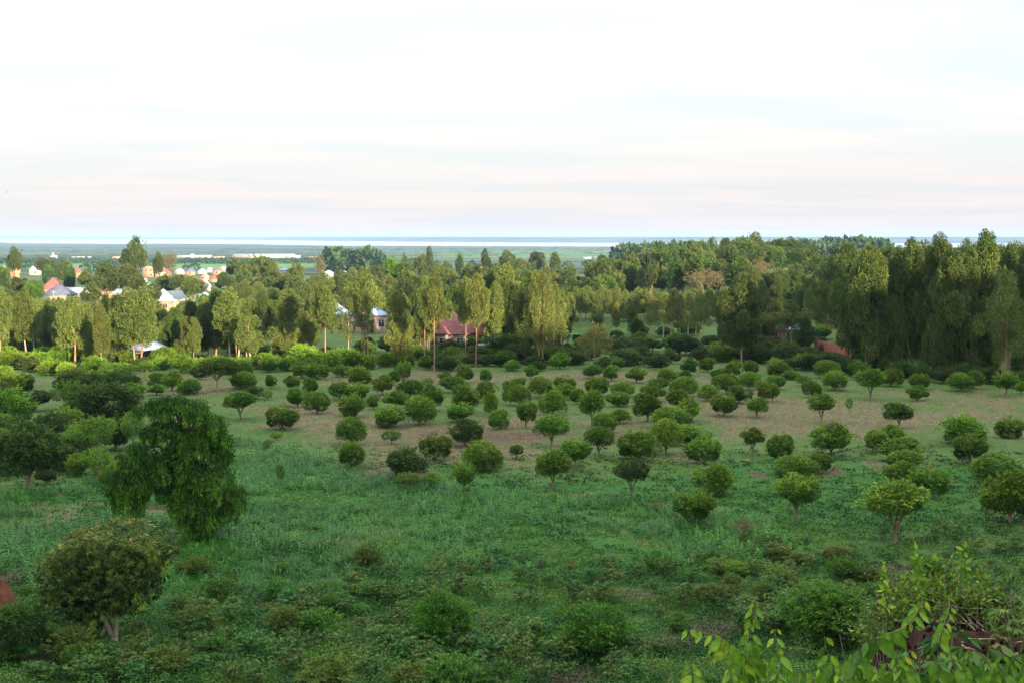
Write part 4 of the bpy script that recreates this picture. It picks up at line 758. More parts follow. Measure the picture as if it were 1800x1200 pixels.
# far woods: nobody could count these, each mass is one object
def wood(name, label, pts, hgt, wid, seed, mat='farwood'):
    rng = np.random.default_rng(seed); mb = MB()
    for px, D in pts:
        x = xat(px, D, -35); z = float(T(x, D)); h = hgt*rng.uniform(.7, 1.25); w = wid*rng.uniform(.7, 1.3); m = 70; d = sph(rng, m); d[:, 2] = np.abs(d[:, 2])*1.0
        P = np.array([x, D, z+h*.35])+d*np.array([w/2, w/2, h*.65])*(.7+.3*rng.random(m))[:, None]
        leaves(mb, P, d+rng.normal(size=(m, 3))*.5, min(w, h*1.2)*.38, min(w, h*1.2)*.26, rng, np.clip(.4+.3*rng.normal()+.2*rng.normal(size=m), 0, 1))
        box(mb, (x-.4, D-.4, z-1), (x+.4, D+.4, z+h*.5), 0, .1)
    tag(obj(name, mb.mesh(name, [M[mat]])), label, 'wood', kind='stuff')
rw = random.Random(5)
wood('wood_island', 'dark blue green wood standing alone before the marsh, middle', [(rw.uniform(575, 665), rw.uniform(1150, 1250)) for _ in range(70)], 19, 12, 1)
wood('tree_belt', 'long low belt of trees between green fields and factory, left', [(rw.uniform(-60, 570), rw.gauss(2240, 60)) for _ in range(360)], 6.5, 17, 2)
wood('far_forest', 'blue green forest beyond the wooded rise, right', [(rw.uniform(1085, 1240), rw.uniform(1180, 1330)) for _ in range(150)]+[(rw.uniform(1400, 1560), rw.uniform(1150, 1330)) for _ in range(140)], 20, 13, 3)
wood('hedge_trees', 'scattered hedge trees across the far plain', [(rw.uniform(600, 1200), rw.uniform(1300, 2300)) for _ in range(50)]+[(rw.uniform(-50, 400), rw.gauss(1620, 40)) for _ in range(34)], 7, 10, 4)
wood('shore_thicket', 'thin line of trees along the marsh and lake shore', [(rw.uniform(-60, 1250), rw.uniform(4300, 6300)) for _ in range(260)]+[(rw.uniform(-60, 1250), rw.uniform(3000, 4300)) for _ in range(160)], 4, 34, 6)

# ------------------------------------------------------------------ houses
def house(name, px, base, w, wall_h, roof_h, wallm, roofm, label, kind='hip', depth=.8, yaw=0., D=None, wins=0, doors=0, over=.5, cat='house', storeys=1, zoff=0., group=None):
    if D is None: x, y, z = gp(px, base)
    else: y = D; x = xat(px, D, -25); z = float(T(x, y))
    s = y/F_PX; wm, wh, rh = w*s, wall_h*s, roof_h*s; d = wm*depth; r = empty(name, (x, y, z+zoff), cat, group, rad(yaw)); r['label'] = label
    mb = MB(); zb = -1.2; hx, hy = wm/2, d/2
    box(mb, (-hx, -hy, zb), (hx, hy, wh))
    if kind == 'gable_x':   # ridge along x: gable ends left and right
        for sx in (-1, 1):
            X = sx*hx; mb.add([(X, -hy, wh), (X, hy, wh), (X, 0, wh+rh*.97), (X-sx*.15, 0, wh+rh*.97)], [[0, 1, 2, 3]])
    if kind == 'gable_y':
        for sy in (-1, 1):
            Y = sy*hy; mb.add([(-hx, Y, wh), (hx, Y, wh), (.1, Y, wh+rh*.97), (-.1, Y, wh+rh*.97)], [[0, 1, 2, 3]])
    obj('wall', mb.mesh('wall', [M[wallm]]), r)
    rb = MB(); ox, oy = hx+over, hy+over; e0, e1 = wh-.12, wh+.03
    if kind == 'hip':
        k = max(ox-oy*1.0, .05) if ox > oy else .05; ky = max(oy-ox, .05) if oy > ox else 0
        top = [(-k, -ky, wh+rh), (k, -ky, wh+rh), (k, ky+.02, wh+rh), (-k, ky+.02, wh+rh)]
    elif kind == 'gable_x': top = [(-ox, -.03, wh+rh), (ox, -.03, wh+rh), (ox, .03, wh+rh), (-ox, .03, wh+rh)]
    elif kind == 'gable_y': top = [(-.03, -oy, wh+rh), (.03, -oy, wh+rh), (.03, oy, wh+rh), (-.03, oy, wh+rh)]
    elif kind == 'mono': top = [(-ox, -oy+.01, wh+.15), (ox, -oy+.01, wh+.15), (ox, oy, wh+rh), (-ox, oy, wh+rh)]
    lo = [(-ox, -oy, e0), (ox, -oy, e0), (ox, oy, e0), (-ox, oy, e0)]; mi = [(a, b, e1) for a, b, _ in lo]
    rb.add(lo+mi+top, [[3, 2, 1, 0], [0, 1, 5, 4], [1, 2, 6, 5], [2, 3, 7, 6], [3, 0, 4, 7], [4, 5, 9, 8], [5, 6, 10, 9], [6, 7, 11, 10], [7, 4, 8, 11], [8, 9, 10, 11]])
    obj('roof', rb.mesh('roof', [M[roofm]]), r)
    slots = wins+doors
    for st in range(storeys):
        f0 = wh*st/storeys; fh = wh/storeys
        for i in range(slots):
            cx = -hx+wm*(i+.7)/(slots+.4); isdoor = doors and st == 0 and i == slots//2
            ww, a, b = (.5, .02, .74) if isdoor else (.62, .36, .74)
            fb = MB(); nm = 'door' if isdoor else 'window'
            y0 = -hy-.06; z0, z1 = f0+fh*a, f0+fh*b
            if isdoor: box(fb, (cx-ww, y0, z0), (cx+ww, -hy+.02, z1)); obj('door', fb.mesh('door', [M['wood']]), r)
            else:
                for q in [((cx-ww-.1, y0, z0-.1), (cx-ww, -hy+.02, z1+.1)), ((cx+ww, y0, z0-.1), (cx+ww+.1, -hy+.02, z1+.1)), ((cx-ww, y0, z1), (cx+ww, -hy+.02, z1+.1)), ((cx-ww, y0-.04, z0-.1), (cx+ww, -hy+.02, z0)), ((cx-.03, y0, z0), (cx+.03, -hy+.02, z1))]: box(fb, *q)
                f = obj('window', fb.mesh('window', [M['white']]), r); pb = MB(); box(pb, (cx-ww, -hy-.025, z0), (cx+ww, -hy+.02, z1)); obj('pane', pb.mesh('pane', [M['glass']]), f)
    return r
house('house', 796, 613, 68, 29, 36, 'grey', 'rf_maroon', 'maroon roofed house with shade grey front behind the ruddy eucalyptus stems', 'hip', 1.15, -12, wins=3, doors=1)  # front wall's shade is put into its grey colour
house('house_wing', 836, 612, 34, 25, 20, 'pinkw', 'rf_maroon', 'sunlit pink annex on the right of the maroon roofed house', 'gable_x', .9, 20, wins=1)  # sunlight on this wing is put into its pinker wall colour
house('outbuilding', 858, 626, 26, 20, 3, 'tan', 'rf_grey', 'small tan brick outbuilding below the maroon roofed house', 'mono', .8, 10, wins=1)
house('house', 888, 606, 50, 15, 10, 'grey', 'rf_blue', 'low blue roofed house right of the maroon roofed one', 'gable_x', .7, -8, wins=2)
house('unfinished_house', 966, 590, 42, 20, 4, 'tan', 'rf_brown', 'unfinished tan brick house left of the yellowing tree', 'mono', .7, 14, wins=2)
house('house', 586, 578, 58, 26, 20, 'cream', 'rf_blue', 'cream walled house with pale roof, left one of the pale pair', 'hip', .8, 18, wins=3, doors=1)
house('house', 650, 584, 58, 31, 17, 'pinkw', 'rf_blue', 'house with bluish hipped roof and arched porch, right of pale pair', 'hip', .8, 14, wins=2, doors=1)
house('hut', 262, 638, 50, 25, 17, 'brownw', 'rf_blue', 'brown brick hut with bluish metal roof behind pale stems', 'hip', .75, -16, doors=1, wins=1)
one('shrub', 292, 628, 34, 26, 645, 'mango', 'mango', 'yellow green shrub hiding the right corner of the brown hut', 2, cat='shrub')
one('shrub', 225, 630, 32, 24, 645, 'mango', 'mango', 'yellow green shrub at the left corner of the brown hut', 1, cat='shrub')
one('shrub', 258, 642, 30, 16, 652, 'mango', 'mango', 'low shrub in front of the brown hut door', 4, cat='shrub')
house('house', 105, 532, 44, 14, 17, 'cream', 'rf_slate', 'house with dark slate roof on the left village edge', 'hip', .8, -14, wins=2)
house('house', 94, 522, 34, 14, 20, 'pinkw', 'rf_maroon', 'house with red pointed roof behind the dark slate roof', 'hip', .9, 10, wins=1)
house('shed', 138, 527, 46, 12, 10, 'grey', 'rf_grey', 'long grey metal roofed building right of the slate roof', 'gable_x', .7, -10, wins=3)
house('shed', 178, 526, 40, 12, 7, 'orange', 'rf_brown', 'low rusty roofed building right of the long grey roof', 'gable_x', .6, -6, wins=2)
house('shed', 203, 526, 16, 12, 7, 'grey', 'rf_blue', 'small blue roofed shed beside the rusty roof', 'gable_x', .9, 20)
house('house', 288, 548, 30, 20, 20, 'orange', 'rf_white', 'orange walled house with tall pale pointed roof, left village', 'hip', .9, 25, wins=1)
house('house', 308, 545, 24, 17, 17, 'cream', 'rf_grey', 'house with pale steep gable right of the pale pointed roof', 'gable_y', 1.2, -35, wins=1)
house('house', 297, 525, 18, 8, 8, 'orange', 'rf_brown', 'house with brown roof behind the pale pointed roof', 'hip', .9, 5)
house('house', 360, 512, 20, 9, 15, 'grey', 'rf_grey', 'grey gabled house below the red and yellow roofs', 'gable_y', 1.3, 12)
house('shed', 358, 526, 14, 8, 7, 'white', 'rf_blue', 'small pale blue shed below the grey gabled house', 'hip', .9, 5)
house('house', 356, 503, 16, 6, 11, 'pinkw', 'rf_red', 'house with bright red roof beside the yellow dome like roof', 'hip', .9, 15)
house('water_tank_house', 361, 492, 13, 5, 6, 'yellow', 'rf_orange', 'small bright yellow building behind the bright red roof', 'hip', .9, 0)
house('house', 262, 487, 20, 15, 4, 'orange', 'rf_orange', 'two storey orange house right of the tallest open tree', 'hip', .7, 8, wins=2, storeys=2)
house('house', 288, 487, 26, 9, 8, 'pinkw', 'rf_maroon', 'wide dark red roofed house beneath the brownish tree', 'hip', .8, 4, wins=2)
house('house', 295, 493, 9, 11, 4, 'yellow', 'rf_red', 'narrow pale yellow house with red roof, left village', 'hip', .9, 0)
house('house', 316, 483, 16, 6, 5, 'white', 'rf_grey', 'grey roofed house at the edge of the green field', 'hip', .8, 0)
house('house', 335, 484, 17, 7, 6, 'orange', 'rf_slate', 'orange walled house with dark roof by the green field', 'hip', .8, 6, wins=1)
house('house', 356, 482, 16, 4, 6, 'white', 'rf_blue', 'blue roofed house at the edge of the green field', 'hip', .8, 0)
house('house', 369, 479, 9, 6, 3, 'white', 'rf_white', 'small white house right of the blue roofed one', 'hip', .8, 0)
house('house', 382, 484, 15, 9, 5, 'orange', 'rf_slate', 'orange house with slate roof, second from right by the field', 'hip', .8, 0, wins=1)
house('house', 393, 479, 11, 7, 4, 'pinkw', 'rf_grey', 'pale pink house at the right end of the field edge', 'hip', .8, 0)
house('house', 405, 475, 10, 4, 3, 'pinkw', 'rf_orange', 'tiny far pink house above the pale pink one', 'hip', .8, 0)
house('house', 376, 496, 14, 6, 6, 'orange', 'rf_maroon', 'maroon roofed house right of the yellow building', 'hip', .8, 0)
house('house', 22, 490, 24, 10, 9, 'orange', 'rf_orange', 'wide house with orange tiled roof, far left', 'gable_x', .8, 12, wins=2)
house('house', 8, 480, 12, 6, 6, 'white', 'rf_blue', 'small blue roofed house above the orange tiled one', 'hip', .8, 0)
house('house', 62, 484, 20, 9, 9, 'pinkw', 'rf_white', 'house with blue white pointed roof and red wall, far left', 'hip', .8, 20, wins=1)
house('house', 137, 488, 15, 9, 8, 'orange', 'rf_red', 'orange red two tier house beside the pointed dark pair', 'hip', .9, -12, wins=1)
house('house', 20, 508, 14, 6, 5, 'grey', 'rf_slate', 'blue grey roofed house below the orange tiled roof', 'hip', .8, 0)
house('house', 255, 497, 8, 5, 3, 'yellow', 'rf_grey', 'small yellowish house beneath the two storey one', 'hip', .8, 0)
house('house', 264, 512, 14, 7, 9, 'white', 'rf_blue', 'blue roof half hidden right of the tall twin eucalyptus', 'hip', .8, 20)
for i, (px, b, w, rf, lb) in enumerate([(500, 481, 16, 'rf_blue', 'pale blue roofed house alone left of the cluster'), (578, 486, 16, 'rf_white', 'white roofed house, leftmost of the middle roof cluster'), (588, 482, 15, 'rf_red', 'red roofed house in the middle roof cluster'), (598, 480, 14, 'rf_blue', 'blue roofed house in the middle roof cluster'),
                                         (611, 479, 14, 'rf_red', 'red roofed house, rightmost of the middle roof cluster'), (622, 478, 12, 'rf_white', 'white house right of the middle roof cluster'), (572, 479, 12, 'rf_brown', 'brown roofed house above the middle roof cluster'), (572, 492, 18, 'rf_grey', 'grey roofed house below the middle roof cluster'),
                                         (605, 487, 13, 'rf_white', 'bright roof below the middle roof cluster'), (727, 479, 11, 'rf_red', 'small red roofed house right of bright green tree'), (737, 479, 12, 'rf_white', 'small grey white house right of bright green tree'), (918, 476, 14, 'rf_red', 'red roof peeping out above the tall middle eucalyptus'),
                                         (1033, 478, 12, 'rf_orange', 'small orange house left of the dark spreading tree'), (850, 474, 9, 'rf_red', 'tiny red roof by the umbrella shaped tree')]):
    house('house', px, b, w, 6, 5, ['white', 'pinkw', 'cream'][i % 3], rf, lb, 'hip', .8, i*17 % 40-20)
for px, w, h, rh, wl, rf, lb in [(342, 58, 4.5, 1.6, 'white', 'rf_grey', 'long white factory shed left of the longest one'), (338, 6, 7, 1, 'white', 'rf_white', 'white square factory tower above the left shed'), (465, 104, 4.0, 3.0, 'cream', 'rf_grey', 'longest cream factory shed on the plain'), (515, 26, 4, 1.5, 'white', 'rf_grey', 'short white shed at the right end of the factory'),
                                 (384, 22, 3, 1.2, 'pinkw', 'rf_brown', 'low reddish shed between the two long factory sheds'), (560, 46, 2.6, 1.2, 'pinkw', 'rf_brown', 'low reddish sheds right of the factory'), (94, 12, 4, 1.2, 'white', 'rf_grey', 'white compound building on the plain, far left'),
                                 (93, 3.4, 10, 1.5, 'pinkw', 'rf_red', 'small pink tower over the white compound'), (140, 16, 2.6, 1, 'cream', 'rf_grey', 'left one of three low cream buildings on the plain'), (157, 6, 2.6, 1, 'cream', 'rf_grey', 'middle one of three low cream buildings on the plain'), (205, 14, 3, 1, 'pinkw', 'rf_brown', 'low pink building behind the tallest open tree'), (128, 4, 2.4, 1, 'cream', 'rf_grey', 'smallest of the three low cream buildings on the plain')]:
    house('factory_building' if px > 250 else 'far_building', px, 455 if h < 7 else 455, w, h, rh, wl, rf, lb, 'gable_x', .5 if w > 10 else 1.0, 3, D=2950 if px != 465 else 3050, cat='building')
for px, w, lb in [(1032, 14, 'white far shed on the plain before the wooded rise, left one'), (1050, 8, 'white far shed on the plain before the wooded rise, right one')]:
    house('far_building', px, 448, w, 2.4, 1, 'white', 'rf_grey', lb, 'gable_x', .6, 0, D=2900, cat='building')
house('house', 1292, 592, 32, 22, 7, 'orange', 'rf_brown', 'orange lit house between the dark eucalyptus, right', 'gable_x', .8, 35, wins=2)
house('house', 1318, 590, 20, 20, 5, 'pinkw', 'rf_brown', 'pinkish grey house right of the orange lit one', 'mono', .8, 10, wins=1)
house('house', 1368, 596, 66, 18, 17, 'brownw', 'rf_blue', 'long house with pale blue roof hidden by the dark clump', 'gable_x', .6, 8, wins=2)
house('house', 1455, 578, 20, 14, 3, 'orange', 'rf_brown', 'small orange ruin on the grass left of the right grove', 'mono', .8, 20)
# the red brick wall, its top stepping down to the right
def brick_wall():
    A = gp(1432, 618); B = gp(1490, 634); sA = A[1]/F_PX; sB = B[1]/F_PX; n = 10; mb = MB(); L = math.hypot(B[0]-A[0], B[1]-A[1])
    a = math.atan2(B[1]-A[1], B[0]-A[0]); r = empty('brick_wall', A, 'wall', rz=a); r['label'] = 'weathered red brick wall falling away to the right, below the grove'
    hA, hB = (618-596)*sA, (634-608)*sB
    for i in range(n):
        x0, x1 = L*i/n, L*(i+1)/n; f = i/(n-1); dz = (B[2]-A[2])*i/n; dz1 = (B[2]-A[2])*(i+1)/n; h0 = dz+hA+(hB-hA)*i/n; h1 = dz1+hA+(hB-hA)*(i+1)/n; mb.add([(x0, -.12, dz-1), (x1, -.12, dz1-1), (x1, .12, dz1-1), (x0, .12, dz-1), (x0, -.12, h0), (x1, -.12, h1), (x1, .12, h1), (x0, .12, h0)], [[4, 5, 6, 7], [0, 1, 5, 4], [2, 3, 7, 6]]+([[3, 0, 4, 7]] if i == 0 else [])+([[1, 2, 6, 5]] if i == n-1 else []))
    obj('panel', mb.mesh('panel', [M['redbrick']]), r); cb_ = MB()
    for i in (0, 9):
        f = (i+.5)/n; dz = (B[2]-A[2])*f; box(cb_, (L*f-.2, -.2, dz-1), (L*f+.2, .2, dz+hA+(hB-hA)*f+.10)); obj('pier', cb_.mesh('pier', [M['redbrick']]), r); cb_ = MB()
brick_wall()
# poles in the village
def pole(px, base, h, label, tan_=True):
    x, y, z = gp(px, base); s = y/F_PX; r = empty('utility_pole', (x, y, z), 'pole', 'utility poles in the village'); r['label'] = label; mb = MB(); H = h*s
    tube(mb, [(0, 0, -.5), (0, 0, H*.5), (0, 0, H)], [.16, .14, .11], 6); obj('post', mb.mesh('post', [M['palebark']]), r); mb = MB(); box(mb, (-.9, -.06, H*.88), (.9, .06, H*.93)); obj('crossarm', mb.mesh('crossarm', [M['palebark']]), r)
pole(94, 535, 24, 'pale utility pole before the dark slate roof'); pole(159, 520, 26, 'utility pole left of the rusty roofed building'); pole(335, 500, 16, 'utility pole under the orange house with dark roof')

# ------------------------------------------------------------------ crops, grass and weeds
rs = np.random.default_rng(77)
def scatter(n, y0, y1, x0=-20, x1=1820, pw=1.0):
    px = rs.uniform(x0, x1, n); py = y0+(y1-y0)*rs.random(n)**pw; x, y, ok = gpv(px, py); ok &= (y > 30) & (y < 600); return x[ok], y[ok], px[ok], py[ok]
def tufts(mb, x, y, nb, L, Wd, spread=.12, up=1.0, arch=.4, vm=.5, vs=.2, seg=2):
    n = len(x); z = T(x, y); P = np.repeat(np.stack([x, y, z-.02], 1), nb, 0)+rs.normal(size=(n*nb, 3))*np.array([spread, spread, 0]); D = rs.normal(size=(n*nb, 3))*np.array([.6, .6, .15]); D[:, 2] = np.abs(D[:, 2])+up
    LL = np.repeat(np.broadcast_to(L, (n,)), nb)*rs.uniform(.6, 1.25, n*nb); v = np.clip(np.repeat(rs.normal(vm, vs, n), nb)+rs.normal(size=n*nb)*.1, 0, 1)
    blade(mb, P, D, LL, np.repeat(np.broadcast_to(Wd, (n,)), nb), rs, v, seg=seg, arch=arch)
# short grass and herbs over the whole field
x, y, px, py = scatter(40000, 640, 1230, pw=.8); d_, s_, l_ = cover(x, y); k = (rs.random(len(x)) > d_*.6) & (rs.random(len(x)) > s_*.9)
x, y = x[k], y[k]; mb = MB(); sz = np.clip(y/130, .5, 1.25); tufts(mb, x, y, 5, .26*sz*rs.uniform(.6, 1.4, len(x)), .035*sz, .16, .9, .5)
tag(obj('grass', mb.mesh('grass', [M['grass']])), 'green grass growing over the field and orchard floor', 'grass', kind='stuff')
x, y, px, py = scatter(60000, 640, 960, pw=1.0); d_, s_, l_ = cover(x, y); k = (rs.random(len(x)) < d_*.95+.04)
x, y = x[k], y[k]; mb = MB(); sz = np.clip(y/150, .6, 1.3); tufts(mb, x, y, 5, .42*sz*rs.uniform(.5, 1.4, len(x)), .03*sz, .22, 1.1, .35, .45, .25)
tag(obj('dry_grass', mb.mesh('dry_grass', [M['dry']])), 'dry tan grass in patches between the orchard trees', 'grass', kind='stuff')
# low broad leaved weeds
x, y, px, py = scatter(50000, 780, 1235, pw=.66); d_, s_, l_ = cover(x, y); k = (rs.random(len(x)) > d_*.9) & (rs.random(len(x)) > s_*.97) & (fbm(x/1.6, y/1.6, 47) > .34); x, y, px, py = x[k], y[k], px[k], py[k]
n = len(x); nb = 9; ht = .10+.62*ss(930, 1150, py)*np.clip(fbm(x/2.2, y/2.2, 41)*2.2-.45, 0, 1.2); z = T(x, y)
P = np.repeat(np.stack([x, y, z], 1), nb, 0)+rs.normal(size=(n*nb, 3))*np.array([.20, .20, 0]); P[:, 2] += np.repeat(ht, nb)*rs.uniform(.2, 1.1, n*nb)
D = rs.normal(size=(n*nb, 3)); D[:, 2] = rs.uniform(-.3, .7, n*nb); mb = MB(); bigw = np.repeat(np.clip(y/90, .8, 1.4), nb)
leaves(mb, P, D, .17*bigw*rs.uniform(.5, 1.4, n*nb), .09*bigw, rs, np.clip(np.repeat((fbm(x/3, y/3, 44)-.5)*2.0+.42+.18*rs.normal(size=n), nb)+.12*rs.normal(size=n*nb), 0, .97))
tag(obj('weeds', mb.mesh('weeds', [M['weed']])), 'low broad leaved weeds covering the near ground', 'weeds', kind='stuff')
# maize
def maize_mesh(P0, hgt, rng_, mb):
    n = len(P0); nb = 9; f = np.tile(np.linspace(.12, .95, nb), n); a = np.tile(np.arange(nb)*math.pi, n)+np.repeat(rng_.random(n)*6.28, nb)+rng_.normal(size=n*nb)*.35
    H = np.repeat(hgt, nb); P = np.repeat(P0, nb, 0)+np.stack([0*f, 0*f, f*H*.75], 1); el = .45+f*.8
    D = np.stack([np.cos(a), np.sin(a), el], 1); v = np.clip(np.repeat(rng_.normal(.46, .20, n)+(fbm(P0[:, 0]/9, P0[:, 1]/9, 61)-.5)*.7, nb)+.12*rng_.normal(size=n*nb), 0, 1)
    blade(mb, P, D, H*(.62-.22*f)*rng_.uniform(.8, 1.2, n*nb), np.clip(H*.085, .04, .1), rng_, v, seg=4, arch=.62)
    for p, h in zip(P0, hgt):
        mb.add([p+(-.010, 0, -.05), p+(.010, 0, -.05), p+(.004, 0, h*.6), p+(-.004, 0, h*.6)], [[0, 1, 2, 3]], 0, .35)
def in_maize(px, py, x, y):
    e = np.interp(px, [-50, 0, 200, 420, 520, 700, 880, 1100, 1300, 1520, 1560], [872, 872, 840, 768, 790, 835, 868, 880, 905, 940, 1000])
    b = np.interp(px, [-50, 0, 80, 330, 480, 700, 900, 1150, 1400, 1560], [1000, 1010, 1060, 1095, 1055, 1010, 1005, 1000, 985, 975])
    nz = fbm(x/7, y/7, 51); return (py > e) & (py < b) & (nz > .36)
ok_n = 0; xs = rs.uniform(-42, 42, 60000); ys = rs.uniform(60, 150, 60000)
# sown in rough rows
ys = np.round((ys+xs*.35)/1.0)*1.0-xs*.35+rs.normal(size=len(ys))*.24; zs = T(xs, ys); pxx, pyy = topx(xs, ys, zs); k = in_maize(pxx, pyy, xs, ys) & (pxx > -30) & (pxx < 1830)
xs, ys, zs, pxx, pyy = [q[k] for q in (xs, ys, zs, pxx, pyy)]; d_, s_, l_ = cover(xs, ys); k = rs.random(len(xs)) > s_*.8
xs, ys, zs, pxx, pyy = [q[k][:9000] for q in (xs, ys, zs, pxx, pyy)]
hm = (.35+.65*fbm(xs/8, ys/8, 53))*rs.uniform(.5, 1.35, len(xs))*np.where(pxx < 300, 1.15, 1.0)
own = np.argsort(-(hm/ys))[:150]; rest = np.setdiff1d(np.arange(len(xs)), own)
mb = MB(); maize_mesh(np.stack([xs, ys, zs], 1)[rest], hm[rest], rs, mb)
tag(obj('maize_crop', mb.mesh('maize_crop', [M['maize']])), 'field of young green maize in front of the orchard', 'maize', kind='stuff')
MZ = []
for i in range(5):
    mb = MB(); maize_mesh(np.array([[0, 0, 0.]]), np.array([1.0]), np.random.default_rng(400+i), mb); MZ.append(mb.mesh('maize_plant', [M['maize']]))
for j, i in enumerate(own):
    o = obj('maize_plant', MZ[j % 5], None, (xs[i], ys[i], zs[i])); o.scale = (hm[i],)*3; o.rotation_euler = (0, 0, j*1.7); o['category'] = 'maize plant'; o['group'] = 'tall maize plants standing above the crop'
    o['label'] = 'tall maize plant standing above the young crop'
# cassava and tall weeds at the bottom of the slope: stem, whorl of palmate leaves
def cassava(seed, olive=0.):
    rng = np.random.default_rng(seed); mb = MB(); st = MB(); tips = []
    for i in range(rng.integers(3, 6)):
        a = rng.random()*6.28; e = np.array([math.cos(a)*rng.uniform(.15, .45), math.sin(a)*rng.uniform(.15, .45), rng.uniform(.7, 1.05)])
        tube(st, [(0, 0, -.1), e*.5+np.array([0, 0, .05]), e], [.022, .016, .010], 4); tips.append(e)
    for e in tips:
        for i in range(22):
            a = i*2.4+rng.random(); el = rng.uniform(-.1, .8); q = e*(1-.55*rng.random())+np.array([0, 0, .02]); d = np.array([math.cos(a), math.sin(a), el]); h = q+unit(d)*rng.uniform(.12, .24)
            k = 6; b = a+np.linspace(-1.5, 1.5, k); D = np.stack([np.cos(b), np.sin(b), np.full(k, -.5)], 1)+rng.normal(size=(k, 3))*.15
            leaves(mb, np.repeat(h[None], k, 0), D, .15, .045, rng, np.clip(rng.normal(.42+olive, .2)+.1*rng.normal(size=k), 0, 1), flat=.35)
    return st.mesh('stem', [M['stem']]), mb.mesh('foliage', [M['cassava']])
CS = [cassava(500+i, .28*(i % 3 == 2)) for i in range(6)]; rc_ = random.Random(9); cz = []
CSZ = [(40, 260, 1110, 1215, 24), (300, 560, 1080, 1215, 34), (560, 860, 1000, 1060, 26), (480, 760, 1060, 1140, 24), (600, 900, 1130, 1215, 34), (880, 1180, 1110, 1215, 36), (900, 1180, 990, 1090, 26), (1180, 1420, 960, 1080, 26), (1240, 1560, 1010, 1120, 20), (1480, 1800, 935, 1060, 30), (850, 1050, 1060, 1130, 10)]
for a, b, c0, c1, n in CSZ:
    for _ in range(n):
        px, py = rc_.uniform(a, b), rc_.uniform(c0, c1); x, y, z = gp(px, py)
        if y < 30: continue
        r = empty('cassava_plant', (x, y, z), 'plant', 'cassava plants on the near slope', rc_.uniform(0, 6.28)); v = rc_.randrange(6); h = rc_.uniform(.7, 1.45)*(1 if py > 1050 else .8)
        for nm, me in zip(('stem', 'foliage'), CS[v]): obj(nm, me, r).scale = (h*1.15, h*1.15, h)
        r['label'] = 'leafy cassava plant among the weeds on the near slope'
# bushy clumps of taller weeds that break up the near slope
for i in range(84):
    px = rgb.uniform(-10, 1700); base = rgb.uniform(985, 1230) if px < 1250 else rgb.uniform(960, 1100); w = rgb.uniform(26, 78)*np.interp(base, [980, 1200], [.7, 1.25]); h = w*rgb.uniform(.4, .75)
    zone = 'on near slope '+('upper strip ' if base < 1050 else 'middle strip ' if base < 1130 else 'lowest strip ')+next(b for a, b in [(300, 'around the low olive mango'), (640, 'right of low olive mango'), (900, 'around the dark near bush'), (1200, 'around the bright near bush'), (3000, 'near the round near bush')] if px < a)
    domed('weed_clump', px, base-h*.5, w, h, base, 'herb', rgb.randrange(4), 'mango', rgb.choice(['bushy weed clump', 'leafy weed clump']), zone, 'weed', 'bushy weed clumps on the near slope', rng=rgb, slim=.35)
# fresh tall green weeds and reeds
x, y, px, py = scatter(700, 560, 600, 960, 1180); mb = MB(); tufts(mb, x, y, 7, .9, .08, .3, 1.2, .5)
tag(obj('tall_grass', mb.mesh('tall_grass', [M['grass']])), 'taller rank grass around the thicket', 'grass', kind='stuff')
def reeds(px, base, w, h, n, label, mat='reed', wd=.09):
    cx, cy, cz_ = gp(px, base); s = cy/F_PX; rng = np.random.default_rng(int(px)); mb = MB(); P = np.stack([rng.normal(size=n)*w*s/4, rng.normal(size=n)*w*s/5, np.zeros(n)-.05], 1); D = rng.normal(size=(n, 3))*.28; D[:, 2] = 1
    blade(mb, P, D, h*s*rng.uniform(.6, 1.1, n), wd, rng, np.clip(rng.normal(.5, .2, n), 0, 1), seg=4, arch=.25); o = obj('elephant_grass', mb.mesh('elephant_grass', [M[mat]]), None, (cx, cy, cz_)); tag(o, label, 'grass clump', 'clumps of elephant grass')
reeds(808, 640, 26, 34, 120, 'yellow green clump of elephant grass below the maroon roof'); reeds(1600, 660, 44, 46, 200, 'tall grass clump at the foot of the right grove, leftmost'); reeds(1645, 662, 44, 50, 220, 'tall grass clump at the foot of the right grove, middle'); reeds(1685, 664, 40, 46, 200, 'tall grass clump at the foot of the right grove, rightmost')
def banana(px, base, h, label):
    cx, cy, cz_ = gp(px, base); s = cy/F_PX*h; rng = np.random.default_rng(int(px)); r = empty('banana_plant', (cx, cy, cz_), 'banana plant', 'banana plants'); r['label'] = label; mb = MB(); tube(mb, [(0, 0, -.3), (.05, 0, .3*s), (0, 0, .6*s)], [.16, .14, .08], 6); obj('stem', mb.mesh('stem', [M['stem']]), r)
    mb = MB(); n = 12; a = np.arange(n)*2.4; D = np.stack([np.cos(a)*.6, np.sin(a)*.6, np.ones(n)], 1); blade(mb, np.repeat([[0, 0, .55*s]], n, 0), D, .75*s, .55, rng, rng.uniform(.2, .9, n), seg=5, arch=.55); obj('foliage', mb.mesh('foliage', [M['banana']]), r)
for i, (a, b, h, l) in enumerate([(985, 605, 24, 'leftmost of the banana plants beside the tan brick house'), (998, 608, 26, 'middle one of the banana plants beside the tan brick house'), (1010, 606, 24, 'rightmost of the banana plants beside the tan brick house'), (75, 600, 30, 'banana plant behind the left front eucalyptus line')]): banana(a, b, h, l)

